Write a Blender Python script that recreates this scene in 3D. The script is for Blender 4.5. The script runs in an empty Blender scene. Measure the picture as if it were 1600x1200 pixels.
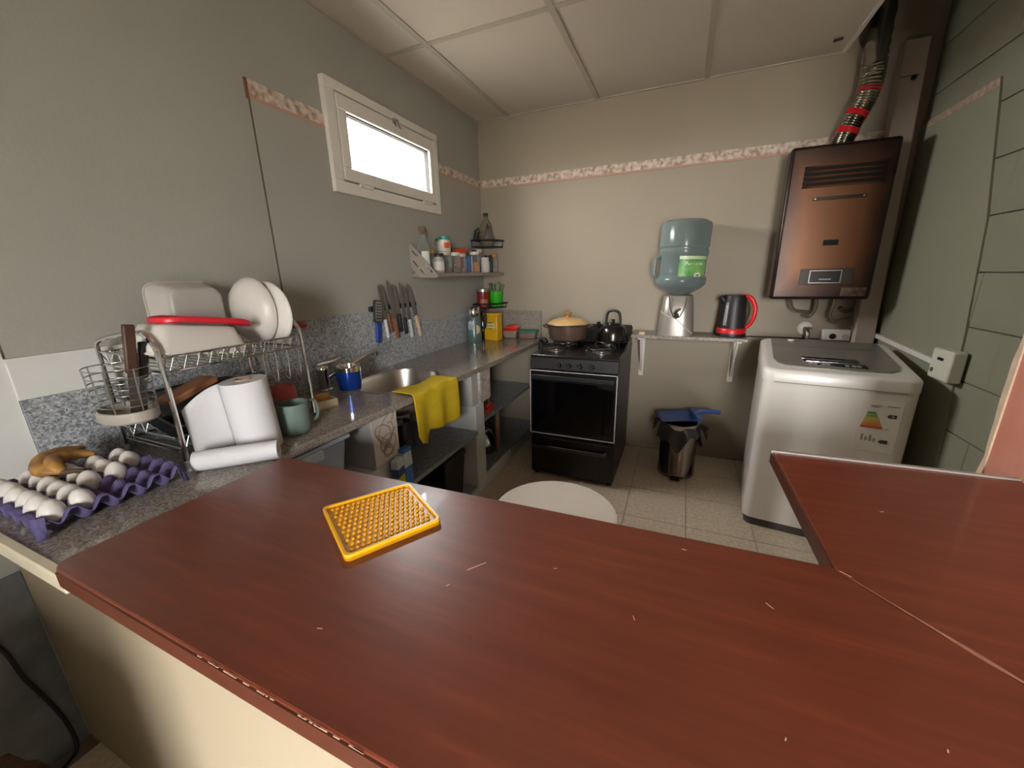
import bpy, bmesh, math, random
from mathutils import Vector, Matrix
random.seed(7)
PI = math.pi
S = bpy.context.scene
C = S.collection

# ------------------------------------------------------------------ camera
CAMPOS = (1.6086, -3.1347, 1.3755); YAW, PITCH, ROLL, FPX = 0.4087, -0.2717, -0.0209, 610.6
fw = Vector((-math.sin(YAW)*math.cos(PITCH), math.cos(YAW)*math.cos(PITCH), math.sin(PITCH)))
r0 = Vector((math.cos(YAW), math.sin(YAW), 0)); u0 = r0.cross(fw)
rr = r0*math.cos(ROLL) + u0*math.sin(ROLL); uu = -r0*math.sin(ROLL) + u0*math.cos(ROLL)
cd = bpy.data.cameras.new('camera'); cam = bpy.data.objects.new('camera', cd); C.objects.link(cam)
m3 = Matrix((rr, uu, -fw)).transposed()
cam.matrix_world = Matrix.Translation(CAMPOS) @ m3.to_4x4()
cd.sensor_width = 36; cd.lens = FPX*36/1600; cd.clip_start = 0.02
S.camera = cam

# ------------------------------------------------------------------ world + lights + exposure
w = bpy.data.worlds.new('world'); S.world = w; w.use_nodes = True
bg = w.node_tree.nodes['Background']; bg.inputs[0].default_value = (1.0, 0.985, 0.96, 1)
# overcast sky: three times brighter at the zenith than at the horizon, all round
SKY = 66.0
_n = w.node_tree.nodes; _l = w.node_tree.links
_tc = _n.new('ShaderNodeTexCoord'); _sx = _n.new('ShaderNodeSeparateXYZ'); _l.new(_tc.outputs['Generated'], _sx.inputs[0])
_mr = _n.new('ShaderNodeMapRange'); _mr.inputs[1].default_value = 0; _mr.inputs[2].default_value = 1
_mr.inputs[3].default_value = SKY/2; _mr.inputs[4].default_value = SKY*1.5; _l.new(_sx.outputs[2], _mr.inputs[0]); _l.new(_mr.outputs[0], bg.inputs[1])
def portal(name, loc, rot, sx, sy):
    l = bpy.data.lights.new(name, 'AREA'); l.shape = 'RECTANGLE'; l.size = sx; l.size_y = sy; l.energy = 1; l.cycles.is_portal = True
    o = bpy.data.objects.new(name, l); C.objects.link(o); o.location = loc; o.rotation_euler = rot
RD = (1.95, 2.70, 2.05)      # rear doorway: x0, x1, lintel height
portal('doorway_rear_offscreen', ((RD[0]+RD[1])/2, -5.25, RD[2]/2), (PI/2, 0, 0), RD[1]-RD[0], RD[2])
portal('window_left', (-.055, -1.09, 2.03), (0, -PI/2, 0), .30, .74)
vs = S.view_settings; vs.view_transform = 'Standard'; vs.look = 'None'; vs.gamma = 1; vs.use_curve_mapping = False
vs.exposure = 0.65

# ------------------------------------------------------------------ materials
MATS = {}
def srgb(c):
    if isinstance(c, str):
        c = c.lstrip('#'); c = [int(c[i:i+2], 16)/255 for i in (0, 2, 4)]
    return tuple((x/12.92 if x <= .04045 else ((x+.055)/1.055)**2.4) for x in c)
def mat(name, col, rough=.5, metal=0., vary=0., scale=8., bump=0., bscale=60., trans=0., alpha=1., col2=None, spec=.5, stretch=None, sss=0., coat=0., emit=0., detail=4.):
    if name in MATS: return MATS[name]
    m = bpy.data.materials.new(name); m.use_nodes = True; MATS[name] = m
    nt = m.node_tree; n = nt.nodes; L = nt.links; b = n['Principled BSDF']
    c = srgb(col)
    b.inputs['Base Color'].default_value = (*c, 1); b.inputs['Roughness'].default_value = rough
    b.inputs['Metallic'].default_value = metal; b.inputs['Specular IOR Level'].default_value = spec
    b.inputs['Transmission Weight'].default_value = trans; b.inputs['Alpha'].default_value = alpha
    b.inputs['Coat Weight'].default_value = coat
    if emit: b.inputs['Emission Color'].default_value = (*c, 1); b.inputs['Emission Strength'].default_value = emit
    tc = n.new('ShaderNodeTexCoord'); mp = n.new('ShaderNodeMapping'); L.new(tc.outputs['Object'], mp.inputs[0])
    if stretch: mp.inputs['Scale'].default_value = stretch
    nz = n.new('ShaderNodeTexNoise'); nz.inputs['Scale'].default_value = scale; nz.inputs['Detail'].default_value = detail
    L.new(mp.outputs[0], nz.inputs['Vector'])
    cr = n.new('ShaderNodeValToRGB'); L.new(nz.outputs['Fac'], cr.inputs[0])
    c2 = srgb(col2) if col2 else tuple(x*(1-vary) for x in c)
    c1 = c if col2 else tuple(min(1, x*(1+vary*.6)) for x in c)
    cr.color_ramp.elements[0].position = .3; cr.color_ramp.elements[1].position = .7
    cr.color_ramp.elements[0].color = (*c2, 1); cr.color_ramp.elements[1].color = (*c1, 1)
    if vary or col2: L.new(cr.outputs[0], b.inputs['Base Color'])
    if bump:
        n2 = n.new('ShaderNodeTexNoise'); n2.inputs['Scale'].default_value = bscale; L.new(mp.outputs[0], n2.inputs['Vector'])
        bp = n.new('ShaderNodeBump'); bp.inputs['Strength'].default_value = bump; bp.inputs['Distance'].default_value = .004
        L.new(n2.outputs['Fac'], bp.inputs['Height']); L.new(bp.outputs[0], b.inputs['Normal'])
    return m
def granite(name, dark, mid, light, sc=140, rough=.2, bump=.0):
    m = mat(name, mid, rough); nt = m.node_tree; n = nt.nodes; L = nt.links; b = n['Principled BSDF']
    tc = n.new('ShaderNodeTexCoord')
    v = n.new('ShaderNodeTexVoronoi'); v.inputs['Scale'].default_value = sc; L.new(tc.outputs['Object'], v.inputs['Vector'])
    nz = n.new('ShaderNodeTexNoise'); nz.inputs['Scale'].default_value = sc*.28; nz.inputs['Detail'].default_value = 6; L.new(tc.outputs['Object'], nz.inputs['Vector'])
    sp = n.new('ShaderNodeSeparateColor'); L.new(v.outputs['Color'], sp.inputs[0])
    mx = n.new('ShaderNodeMath'); mx.operation = 'ADD'; L.new(sp.outputs[0], mx.inputs[0]); L.new(nz.outputs['Fac'], mx.inputs[1])
    hf = n.new('ShaderNodeMath'); hf.operation = 'MULTIPLY'; hf.inputs[1].default_value = .5; L.new(mx.outputs[0], hf.inputs[0])
    cr = n.new('ShaderNodeValToRGB'); L.new(hf.outputs[0], cr.inputs[0])
    e = cr.color_ramp.elements; e[0].position = .22; e[0].color = (*srgb(dark), 1); e[1].position = .78; e[1].color = (*srgb(light), 1)
    k = e.new(.5); k.color = (*srgb(mid), 1)
    L.new(cr.outputs[0], b.inputs['Base Color'])
    return m
def glassy(name, tint, opacity=.15, rough=.05, body=None):
    """thin clear plastic or glass: transparent film with a fresnel gloss and a little body colour"""
    m = bpy.data.materials.new(name); m.use_nodes = True; MATS[name] = m
    nt = m.node_tree; n = nt.nodes; L = nt.links; b = n['Principled BSDF']; out = n['Material Output']
    b.inputs['Base Color'].default_value = (*srgb(body or tint), 1); b.inputs['Roughness'].default_value = rough
    t = n.new('ShaderNodeBsdfTransparent'); t.inputs[0].default_value = (*srgb(tint), 1)
    lw = n.new('ShaderNodeLayerWeight'); lw.inputs[0].default_value = .35
    ad = n.new('ShaderNodeMath'); ad.operation = 'MULTIPLY_ADD'; ad.inputs[1].default_value = .55; ad.inputs[2].default_value = opacity; ad.use_clamp = True
    L.new(lw.outputs['Facing'], ad.inputs[0])
    mx = n.new('ShaderNodeMixShader'); L.new(ad.outputs[0], mx.inputs[0]); L.new(t.outputs[0], mx.inputs[1]); L.new(b.outputs[0], mx.inputs[2])
    L.new(mx.outputs[0], out.inputs[0])
    return m

M_wall = mat('wall_paint', '#9E9D94', .75, vary=.06, scale=1.5, bump=.12, bscale=90)
M_wallb = mat('wall_back_paint', '#9E9382', .7, vary=.05, scale=1.3, bump=.1, bscale=90)
M_panelL = mat('wall_board', '#A19F97', .55, vary=.04, scale=1.2, bump=.05, bscale=60)
M_panelR = mat('wall_board_green', '#8B8B77', .6, vary=.05, scale=2, bump=.06, bscale=60)
M_block = mat('painted_block', '#82826F', .7, vary=.08, scale=4, bump=.25, bscale=50)
M_joint = mat('block_joint', '#5E5C52', .9)
M_ceil = mat('ceiling_tile', '#C0B6AA', .8, vary=.02, scale=3, bump=.15, bscale=220)
M_tbar = mat('ceiling_bar', '#A79F92', .5)
M_dark = mat('roof_timber', '#5C4A3A', .85, vary=.25, scale=6)
M_tile = mat('floor_terrazzo', '#C6B7A2', .45, vary=.22, scale=55, bump=.05, bscale=120, detail=8)
M_grout = mat('floor_grout', '#80746A', .9)
M_floor2 = mat('floor_concrete', '#6B625B', .8, vary=.3, scale=6)
M_concrete = mat('raw_concrete', '#747777', .85, col2='#4A4D4E', scale=7, bump=.4, bscale=25, detail=8)
M_cream = mat('bar_base_paint', '#A3967F', .6, vary=.05, scale=2, bump=.05)
M_edge = mat('cream_edge', '#CFC6AE', .6, vary=.1, scale=10)
M_salmon = mat('salmon_paint', '#D08E7A', .7, col2='#C4765F', scale=4, bump=.3, bscale=30)
M_plaster = mat('torn_plaster', '#D8BFA4', .8, vary=.15, scale=25, bump=.4, bscale=50)
M_white = mat('white_paint', '#D5D6D2', .5, vary=.05, scale=5)
M_pvc = mat('white_pvc', '#DAD5CC', .35)
M_post = mat('post_paint', '#B3A59B', .5, vary=.05, scale=3)
M_gran_t = granite('granite_top', '#6A625B', '#8A8178', '#A69D94', 260, .12)
M_gran_s = granite('granite_splash', '#666A6E', '#94989C', '#BFC2C5', 190, .35)
M_steel = mat('stainless', '#B9B4AD', .28, metal=1, vary=.04, scale=4, stretch=(1, 30, 1))
M_chrome = mat('chrome', '#D5D5D5', .12, metal=1)
M_dchrome = mat('dull_wire', '#AFAFAB', .3, metal=1)
M_black = mat('black_enamel', '#120E0F', .3, vary=.1, scale=6)
M_blackp = mat('black_plastic', '#17171A', .45)
M_ovenglass = mat('oven_glass', '#050506', .06)
M_red = mat('red_plastic', '#C5161C', .35)
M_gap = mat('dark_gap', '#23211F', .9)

def wood_bar():
    m = mat('bar_laminate', '#5B2A20', .28, coat=.15); nt = m.node_tree; n = nt.nodes; L = nt.links; b = n['Principled BSDF']
    tc = n.new('ShaderNodeTexCoord'); mp = n.new('ShaderNodeMapping'); mp.inputs['Scale'].default_value = (1.2, 14, 3); L.new(tc.outputs['Object'], mp.inputs[0])
    a = n.new('ShaderNodeTexNoise'); a.inputs['Scale'].default_value = 3; a.inputs['Detail'].default_value = 8; a.inputs['Roughness'].default_value = .65; L.new(mp.outputs[0], a.inputs['Vector'])
    cr = n.new('ShaderNodeValToRGB'); L.new(a.outputs['Fac'], cr.inputs[0]); e = cr.color_ramp.elements
    e[0].position = .25; e[0].color = (*srgb('#5E2D1E'), 1); e[1].position = .8; e[1].color = (*srgb('#824029'), 1)
    k = e.new(.55); k.color = (*srgb('#6E3524'), 1)
    L.new(cr.outputs[0], b.inputs['Base Color'])
    f = n.new('ShaderNodeTexNoise'); f.inputs['Scale'].default_value = 2.5; f.inputs['Detail'].default_value = 5; L.new(tc.outputs['Object'], f.inputs['Vector'])
    mr = n.new('ShaderNodeMapRange'); mr.inputs[3].default_value = .26; mr.inputs[4].default_value = .42; L.new(f.outputs['Fac'], mr.inputs[0]); L.new(mr.outputs[0], b.inputs['Roughness'])
    return m
M_bar = wood_bar()
M_baredge = mat('bar_edge_band', '#5A3022', .4, vary=.12, scale=12, stretch=(1, 1, 8))

# ------------------------------------------------------------------ mesh helpers
class B:
    def __init__(s): s.bm = bmesh.new()
    def poly(s, pts): 
        return s.bm.faces.new([s.bm.verts.new(p) for p in pts])
    def box(s, x0, x1, y0, y1, z0, z1, M=None):
        r = bmesh.ops.create_cube(s.bm, size=1)
        T = Matrix.Translation(((x0+x1)/2, (y0+y1)/2, (z0+z1)/2)) @ Matrix.Diagonal((abs(x1-x0), abs(y1-y0), abs(z1-z0), 1))
        bmesh.ops.transform(s.bm, matrix=(M @ T if M else T), verts=r['verts']); return s
    def hexa(s, lo, hi):
        """two quads (bottom, top) of four points"""
        v = [s.bm.verts.new(p) for p in lo] + [s.bm.verts.new(p) for p in hi]
        for f in ((3,2,1,0), (4,5,6,7), (0,1,5,4), (1,2,6,5), (2,3,7,6), (3,0,4,7)): s.bm.faces.new([v[i] for i in f])
        return s
    def prism(s, poly, a, b, axis='z'):
        def P(p, h):
            return {'z': (p[0], p[1], h), 'y': (p[0], h, p[1]), 'x': (h, p[0], p[1])}[axis]
        lo = [s.bm.verts.new(P(p, a)) for p in poly]; hi = [s.bm.verts.new(P(p, b)) for p in poly]; n = len(poly)
        s.bm.faces.new(lo[::-1]); s.bm.faces.new(hi)
        for i in range(n): s.bm.faces.new((lo[i], lo[(i+1) % n], hi[(i+1) % n], hi[i]))
        return s
    def cyl(s, p0, p1, ra, rb=None, n=20, cap=True):
        rb = ra if rb is None else rb
        return s.sweep([p0, p1], [ra, rb], n, cap)
    def sweep(s, pts, rad, n=10, cap=True, closed=False, sx=1.):
        pts = [Vector(p) for p in pts]; N = len(pts)
        if not isinstance(rad, (list, tuple)): rad = [rad]*N
        rings = []; prev = None
        for i, p in enumerate(pts):
            if closed: t = pts[(i+1) % N] - pts[i-1]
            else: t = pts[min(i+1, N-1)] - pts[max(i-1, 0)]
            t.normalize()
            if prev is None:
                a = Vector((0, 0, 1)) if abs(t.z) < .9 else Vector((1, 0, 0)); u = t.cross(a).normalized()
            else: u = (prev - t*prev.dot(t)).normalized()
            v = t.cross(u); prev = u
            rings.append([s.bm.verts.new(p + u*math.cos(2*PI*k/n)*rad[i]*sx + v*math.sin(2*PI*k/n)*rad[i]) for k in range(n)])
        for i in range(N if closed else N-1):
            A, D = rings[i], rings[(i+1) % N]
            for k in range(n): s.bm.faces.new((A[k], A[(k+1) % n], D[(k+1) % n], D[k]))
        if cap and not closed: s.bm.faces.new(rings[0][::-1]); s.bm.faces.new(rings[-1])
        return s
    def lathe(s, prof, n=28, M=None, sq=None):
        """profile (r, z); sq: superellipse power for squarish bodies; (ax, ay) scale by tuple"""
        rings = []
        for r, z in prof:
            if r < 1e-6: rings.append([s.bm.verts.new((0, 0, z))]); continue
            ring = []
            for k in range(n):
                a = 2*PI*k/n; c, d = math.cos(a), math.sin(a)
                if sq: q = (abs(c)**sq + abs(d)**sq)**(-1/sq); c *= q; d *= q
                ring.append(s.bm.verts.new((r*c, r*d, z)))
            rings.append(ring)
        vs_ = [v for R in rings for v in R]
        for A, D in zip(rings, rings[1:]):
            for k in range(n):
                j = (k+1) % n
                if len(A) == 1 and len(D) == 1: continue
                if len(A) == 1: s.bm.faces.new((A[0], D[j], D[k]))
                elif len(D) == 1: s.bm.faces.new((A[k], A[j], D[0]))
                else: s.bm.faces.new((A[k], A[j], D[j], D[k]))
        if M: bmesh.ops.transform(s.bm, matrix=M, verts=vs_)
        return s
    def ball(s, c, r, n=12):
        if not isinstance(r, (list, tuple)): r = (r, r, r)
        q = bmesh.ops.create_uvsphere(s.bm, u_segments=n, v_segments=max(6, n//2), radius=1)
        bmesh.ops.transform(s.bm, matrix=Matrix.Translation(c) @ Matrix.Diagonal((*r, 1)), verts=q['verts']); return s
    def grid(s, fn, nu, nv):
        V = [[s.bm.verts.new(fn(i/nu, j/nv)) for j in range(nv+1)] for i in range(nu+1)]
        for i in range(nu):
            for j in range(nv): s.bm.faces.new((V[i][j], V[i+1][j], V[i+1][j+1], V[i][j+1]))
        return s
    def obj(s, name, m, parent=None, smooth=40, bevel=0, seg=2, solid=0, loc=None, rot=None, sub=0):
        bmesh.ops.recalc_face_normals(s.bm, faces=s.bm.faces)
        me = bpy.data.meshes.new(name); s.bm.to_mesh(me); s.bm.free()
        if smooth:
            for p in me.polygons: p.use_smooth = True
            me.set_sharp_from_angle(angle=math.radians(smooth))
        me.materials.append(m)
        o = bpy.data.objects.new(name, me); C.objects.link(o)
        if parent: o.parent = parent
        if loc: o.location = loc
        if rot: o.rotation_euler = rot
        if solid:
            k = o.modifiers.new('thickness', 'SOLIDIFY'); k.thickness = solid; k.offset = 0
        if bevel:
            k = o.modifiers.new('bevel', 'BEVEL'); k.width = bevel; k.segments = seg; k.limit_method = 'ANGLE'; k.angle_limit = math.radians(35)
        if sub:
            k = o.modifiers.new('sub', 'SUBSURF'); k.levels = sub; k.render_levels = sub
        return o
def tag(o, label, cat=None, group=None, kind=None):
    o['label'] = label
    if cat: o['category'] = cat
    if group: o['group'] = group
    if kind: o['kind'] = kind
    return o
def thing(name, label, cat, loc=(0, 0, 0), rz=0, group=None, rot=None):
    o = bpy.data.objects.new(name, None); C.objects.link(o); o.empty_display_size = .05
    o.location = loc; o.rotation_euler = rot or (0, 0, rz)
    return tag(o, label, cat, group)
def struct(o, label=None):
    o['kind'] = 'structure'
    if label: o['label'] = label
    return o
def lit_text(s, size, m, parent, loc, rot, name='lettering', ext=.0004, align='CENTER'):
    cu = bpy.data.curves.new(name, 'FONT'); cu.body = s; cu.size = size; cu.extrude = ext; cu.align_x = align; cu.align_y = 'CENTER'; cu.resolution_u = 2
    t = bpy.data.objects.new(name, cu); C.objects.link(t); bpy.context.view_layer.update()
    me = bpy.data.meshes.new_from_object(t.evaluated_get(bpy.context.evaluated_depsgraph_get()))
    bpy.data.objects.remove(t); bpy.data.curves.remove(cu); me.name = name
    me.materials.clear(); me.materials.append(m)
    o = bpy.data.objects.new(name, me); C.objects.link(o); o.parent = parent; o.location = loc; o.rotation_euler = rot
    return o
def rrect(x0, x1, y0, y1, r, n=5):
    P = []
    for cx, cy, a in ((x1-r, y0+r, -90), (x1-r, y1-r, 0), (x0+r, y1-r, 90), (x0+r, y0+r, 180)):
        for k in range(n+1):
            t = math.radians(a + 90*k/n); P.append((cx+r*math.cos(t), cy+r*math.sin(t)))
    return P
def arc(pts, n=6):
    """catmull-rom through points"""
    P = [Vector(p) for p in pts]; P = [P[0]*2-P[1]] + P + [P[-1]*2-P[-2]]; out = []
    for i in range(1, len(P)-2):
        for k in range(n):
            t = k/n; a, b, c, d = P[i-1:i+3]
            out.append(.5*((2*b)+(c-a)*t+(2*a-5*b+4*c-d)*t*t+(3*b-a-3*c+d)*t**3))
    out.append(P[-2]); return out

# ------------------------------------------------------------------ room shell
H = 2.54; HC = .863; XR = 2.737
# left wall with the window opening
WY0, WY1, WZ0, WZ1 = -1.50, -.69, 1.845, 2.225
b = B()
b.box(-.2, 0, -5.4, WY0, 0, 3.2); b.box(-.2, 0, WY1, .2, 0, 3.2)
b.box(-.2, 0, WY0, WY1, 0, WZ0); b.box(-.05, 0, WY0, WY1, WZ1, 3.2); b.box(-.2, -.05, WY0, WY1, 2.6, 3.2)
wl = struct(b.obj('wall_left', M_wall, smooth=0))
# board that covers the lower left wall from the seam to the corner
pb = B().prism([(-1.918, 1.05), (-.004, 1.05), (-.004, 2.07), (-.66, 2.07), (-.66, 1.80), (-1.55, 1.80), (-1.55, 2.07), (-1.918, 2.07)], 0, .005, 'x').obj('wall_board', M_panelL, wl, smooth=0)
B().box(0, .0052, -1.9225, -1.918, 1.05, 2.12).obj('board_seam', mat('seam', '#5A5347', .9), wl, smooth=0)
B().box(0, .004, -5.2, -2.848, 0, .622).obj('raw_render_patch', M_concrete, wl, smooth=0)
B().prism([(-3.3, 0), (-2.935, 0), (-2.95, .05), (-2.965, .07), (-2.985, .13), (-3.02, .15), (-3.3, .2)], 0, .0055, 'x').obj('brown_stain_patch', mat('brown_patch', '#5A4334', .9, vary=.4, scale=30), wl, smooth=0)
b = B(); b.prism([(-3.05, .622), (-2.928, .622), (-2.928, HC+.004), (-2.742, HC+.001), (-2.742, 2.5), (-3.05, 2.5)], 0, .006, 'x')
b.obj('white_jamb_board', M_white, wl, smooth=0)
B().box(0, .010, -2.742, -1.93, 1.079, 1.192).obj('white_strip_board', M_white, wl, bevel=.002)
B().box(.0, .015, -2.742, -1.93, 1.18, 1.192).obj('strip_lip', M_white, wl)
wb = struct(B().box(-.2, 3.2, 0, .2, 0, 3.2).obj('wall_back', M_wallb, smooth=0))
B().box(2.02, 2.64, -.004, 0, .928, .936).obj('board_seam', M_gap, wb, smooth=0)
B().box(1.60, 2.64, -.003, 0, .05, .93).obj('lower_board', M_wallb, wb, smooth=0)
# right wall of painted blocks
wr = struct(B().box(XR+.012, XR+.2, -1.8, 0, 0, 3.2).obj('wall_right', M_joint, smooth=0))
blk = None; CO = .2245
for r in range(14):
    z0 = r*CO; off = 0 if r % 2 else -.21
    y = 0 - off
    k = 0
    while y > -1.8:
        ya = min(0, y); yb = max(y-.42, -1.8)
        if ya - yb > .03:
            o = B().box(0, .014, yb+.0008, ya-.0008, .002, CO-.002).obj('block', M_block, wr, smooth=0, bevel=.002, seg=1)
            o.location = (XR+random.uniform(-.0015, .0015), 0, z0)
        y -= .42
# green board over the blocks, slanted free edge
b = B(); b.prism([(-.01, .02), (-.95, .02), (-.845, 1.1), (-.775, 1.56), (-.62, 2.09), (-.01, 2.09)], XR-.008, XR+.004, 'x')
b.obj('wall_board', M_panelR, wr, smooth=0)
B().prism([(-.62, 2.085), (-.01, 2.085), (-.01, 2.12), (-.61, 2.12)], XR-.009, XR+.004, 'x').obj('border_strip', None or mat('border_paper', '#B59F8D', .7, col2='#93796A', scale=40), wr, smooth=0)
# salmon painted wall end
ws = B(); ws.box(2.362, 3.2, -2.3, -1.82, 0, 3.2)
wsal = struct(ws.obj('wall_side', M_salmon, smooth=0), 'salmon painted wall end beside the bar')
pts = [(0, -1.806)]
b = B(); prev = None; zs = [i*.05 for i in range(65)]
for z in zs:
    yy = -1.806 + random.uniform(-.006, .006); t = (yy, z)
    if prev: b.hexa([(2.358, -1.824, prev[1]), (2.40, -1.824, prev[1]), (2.40, prev[0], prev[1]), (2.36, prev[0], prev[1])],
                    [(2.358, -1.824, z), (2.40, -1.824, z), (2.40, yy, z), (2.36, yy, z)])
    prev = t
b.obj('torn_edge', M_plaster, wsal, smooth=0)
B().box(2.40, 3.2, -1.84, -1.79, 0, 3.2).obj('wall_end', M_plaster, wsal, smooth=0)
# the room behind the camera
struct(B().box(4.4, 4.6, -5.4, -2.3, 0, 3.2).obj('wall_far_side', M_wall, smooth=0))
b = B(); b.box(-.2, RD[0], -5.4, -5.2, 0, 3.2); b.box(RD[1], 4.6, -5.4, -5.2, 0, 3.2); b.box(RD[0], RD[1], -5.4, -5.2, RD[2], 3.2)
struct(b.obj('wall_rear', M_wall, smooth=0))
struct(B().box(-30, 30, -30, 30, -.3, -.12).obj('floor_outside', mat('outside_ground', '#5E5A52', .9, vary=.1, scale=1), smooth=0), 'ground outside the house')
struct(B().box(0, 1.15, -3.75, -3.65, 0, .95).obj('wall_shade_blocker', M_cream, smooth=0), 'low unseen blocker added behind the camera to shade the bar front')  # unseen low wall, added to shade the left of the bar front
struct(B().box(2.4, 4.6, -2.3, -2.28, 0, 3.2).obj('wall_return', M_wall, smooth=0))
# floor with terrazzo tiles
fl = struct(B().box(-.2, 4.6, -5.4, .2, -.1, -.004).obj('floor', M_grout, smooth=0))
T = .335
for i in range(8):
    for j in range(9):
        x0 = .06+i*T; y0 = -.02-(j+1)*T
        x1 = min(x0+T, XR); 
        o = B().box(x0+.0015, x1-.0015, y0+.0015, min(y0+T, 0)-.0015, -.004, 0).obj('tile', M_tile, fl, smooth=0)
B().box(0, 4.4, -5.3, -2.848, -.004, -.001).obj('concrete_patch', M_floor2, fl, smooth=0)
# ceiling: panels and bars
ce = struct(B().box(0, 2.325, -5.2, 0, H+.012, H+.03).obj('ceiling', M_dark, smooth=0))
gx = [0, .265, .945, 1.628, 2.325]; gy = [0, -1.065, -2.13, -3.2, -4.2, -4.8, -5.2]
for i in range(4):
    for j in range(6):
        B().box(gx[i]+.004, gx[i+1]-.004, gy[j+1]+.004, gy[j]-.004, H+.002, H+.012).obj('ceiling_panel', M_ceil, ce, smooth=0)
for x in gx[1:4]: B().box(x-.016, x+.016, -5.2, 0, H-.004, H+.004).obj('ceiling_bar', M_tbar, ce, smooth=0)
for j, y in enumerate(gy[1:6]): B().box(0, 2.325, y-.015, y+.015, H-.003, H+.004).obj('ceiling_bar', M_tbar, ce, smooth=0)
B().box(2.31, 2.328, -5.2, 0, H-.006, H+.05).obj('edge_bar', M_pvc, ce, smooth=0)
B().box(0, .012, -5.2, 0, H-.012, H+.002).obj('edge_angle', M_tbar, ce, smooth=0)
B().box(0, 2.325, -.012, 0, H-.006, H+.002).obj('edge_angle', M_tbar, ce, smooth=0)
B().cyl((2.22, -.19, H-.012), (2.26, -.20, H-.010), .006).obj('hook', M_gap, ce)
struct(B().box(-.2, 4.6, -5.4, .2, 3.2, 3.3).obj('ceiling_roof', M_dark, smooth=0), 'timber roof above the ceiling edge')
struct(B().box(2.325, 4.4, -5.2, -1.83, H, H+.03).obj('ceiling_room', M_ceil, smooth=0), 'ceiling of the room behind the bar')
# wallpaper border
def border_mat():
    m = mat('border_flowers', '#C6B3A2', .7); nt = m.node_tree; n = nt.nodes; L = nt.links
    tc = n.new('ShaderNodeTexCoord'); v = n.new('ShaderNodeTexNoise'); v.inputs['Scale'].default_value = 38; v.inputs['Detail'].default_value = 3; L.new(tc.outputs['Object'], v.inputs['Vector'])
    cr = n.new('ShaderNodeValToRGB'); L.new(v.outputs['Fac'], cr.inputs[0]); e = cr.color_ramp.elements
    e[0].position = .36; e[0].color = (*srgb('#9A8474'), 1); e[1].position = .62; e[1].color = (*srgb('#D3C7BB'), 1); k = e.new(.47); k.color = (*srgb('#BCA897'), 1)
    L.new(cr.outputs[0], n['Principled BSDF'].inputs['Base Color']); return m
M_border = border_mat()
b = B(); b.box(0, .006, -1.922, -1.553, 2.063, 2.118); b.box(0, .006, -.652, 0, 2.063, 2.118)
B_l = struct(b.obj('trim_1', M_border, smooth=0), 'flowered wallpaper border on the left wall')
B().box(0, .008, -1.93, -1.92, 2.05, 2.12).obj('torn_end', mat('torn_brown', '#7A4B38', .8), B_l, smooth=0)
struct(B().box(0, 2.6, -.006, 0, 2.063, 2.118).obj('trim_2', M_border, smooth=0), 'flowered wallpaper border on the back wall')
b = B().box(0, 2.62, -.006, 0, 2.05, 2.063).obj('pink_edge', mat('border_pink', '#B58F7C', .7), bpy.data.objects['trim_2'], smooth=0)
b = B(); b.box(0, .0065, -1.922, -1.553, 2.05, 2.063); b.box(0, .0065, -.652, 0, 2.05, 2.063); b.obj('pink_edge', MATS['border_pink'], B_l, smooth=0)
struct(B().box(1.3, 2.02, -.012, 0, 0, .03).obj('baseboard_back', M_wallb, smooth=0))

# window
wi = thing('window_1', 'small white tilting window high on the left wall', 'window'); del wi['category']; struct(wi)
def frame(b, y0, y1, z0, z1, i0, i1, k0, k1, x0, x1):
    b.box(x0, x1, y0, y1, z0, k0); b.box(x0, x1, y0, y1, k1, z1); b.box(x0, x1, y0, i0, k0, k1); b.box(x0, x1, i1, y1, k0, k1); return b
frame(B(), -1.562, -.645, 1.784, 2.27, -1.503, -.69, 1.838, 2.228, -.02, .028).obj('outer_frame', M_pvc, wi, bevel=.003)
frame(B(), -1.497, -.696, 1.846, 2.222, -1.44, -.742, 1.905, 2.156, -.018, .030).obj('sash', M_pvc, wi, bevel=.004)
frame(B(), -1.52, -.68, 1.83, 2.24, -1.49, -.70, 1.85, 2.215, -.06, -.022).obj('shade_gap_strip', mat('shade_gap_dark', '#1E1D1C', .7), wi, smooth=0)  # dark strips paint the shade in the gap around the sash
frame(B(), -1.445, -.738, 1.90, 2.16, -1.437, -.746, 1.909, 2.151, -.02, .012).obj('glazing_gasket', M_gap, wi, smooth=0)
B().box(-.012, -.008, -1.445, -.738, 1.90, 2.16).obj('pane', glassy('window_glass', '#FFFFFF', .02, .02), wi, smooth=0)
hd = B().box(.03, .04, -1.095, -1.05, 2.195, 2.235).obj('handle', M_chrome, wi, bevel=.003)
b = B(); b.sweep([(.04, -1.085, 2.225), (.055, -1.078, 2.2), (.058, -1.066, 2.178)], .006, 8); b.sweep([(.04, -1.06, 2.215), (.05, -1.06, 2.2), (.045, -1.055, 2.185)], .004, 8); b.obj('lever', mat('lever_grey', '#8A7F74', .4, metal=.6), hd)
for y in (-1.36, -.81):
    B().cyl((.034, y-.045, 1.836), (.034, y+.045, 1.836), .009, n=12).obj('hinge', M_pvc, wi)
# neighbouring wall outside, seen through the right of the pane
struct(B().box(-2.6, -2.4, 2.30, 5.0, -1, 9).obj('wall_outside', mat('outside_wall', '#6E737B', .8, vary=.1), smooth=0), 'grey wall of the neighbouring building outside the window')

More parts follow.
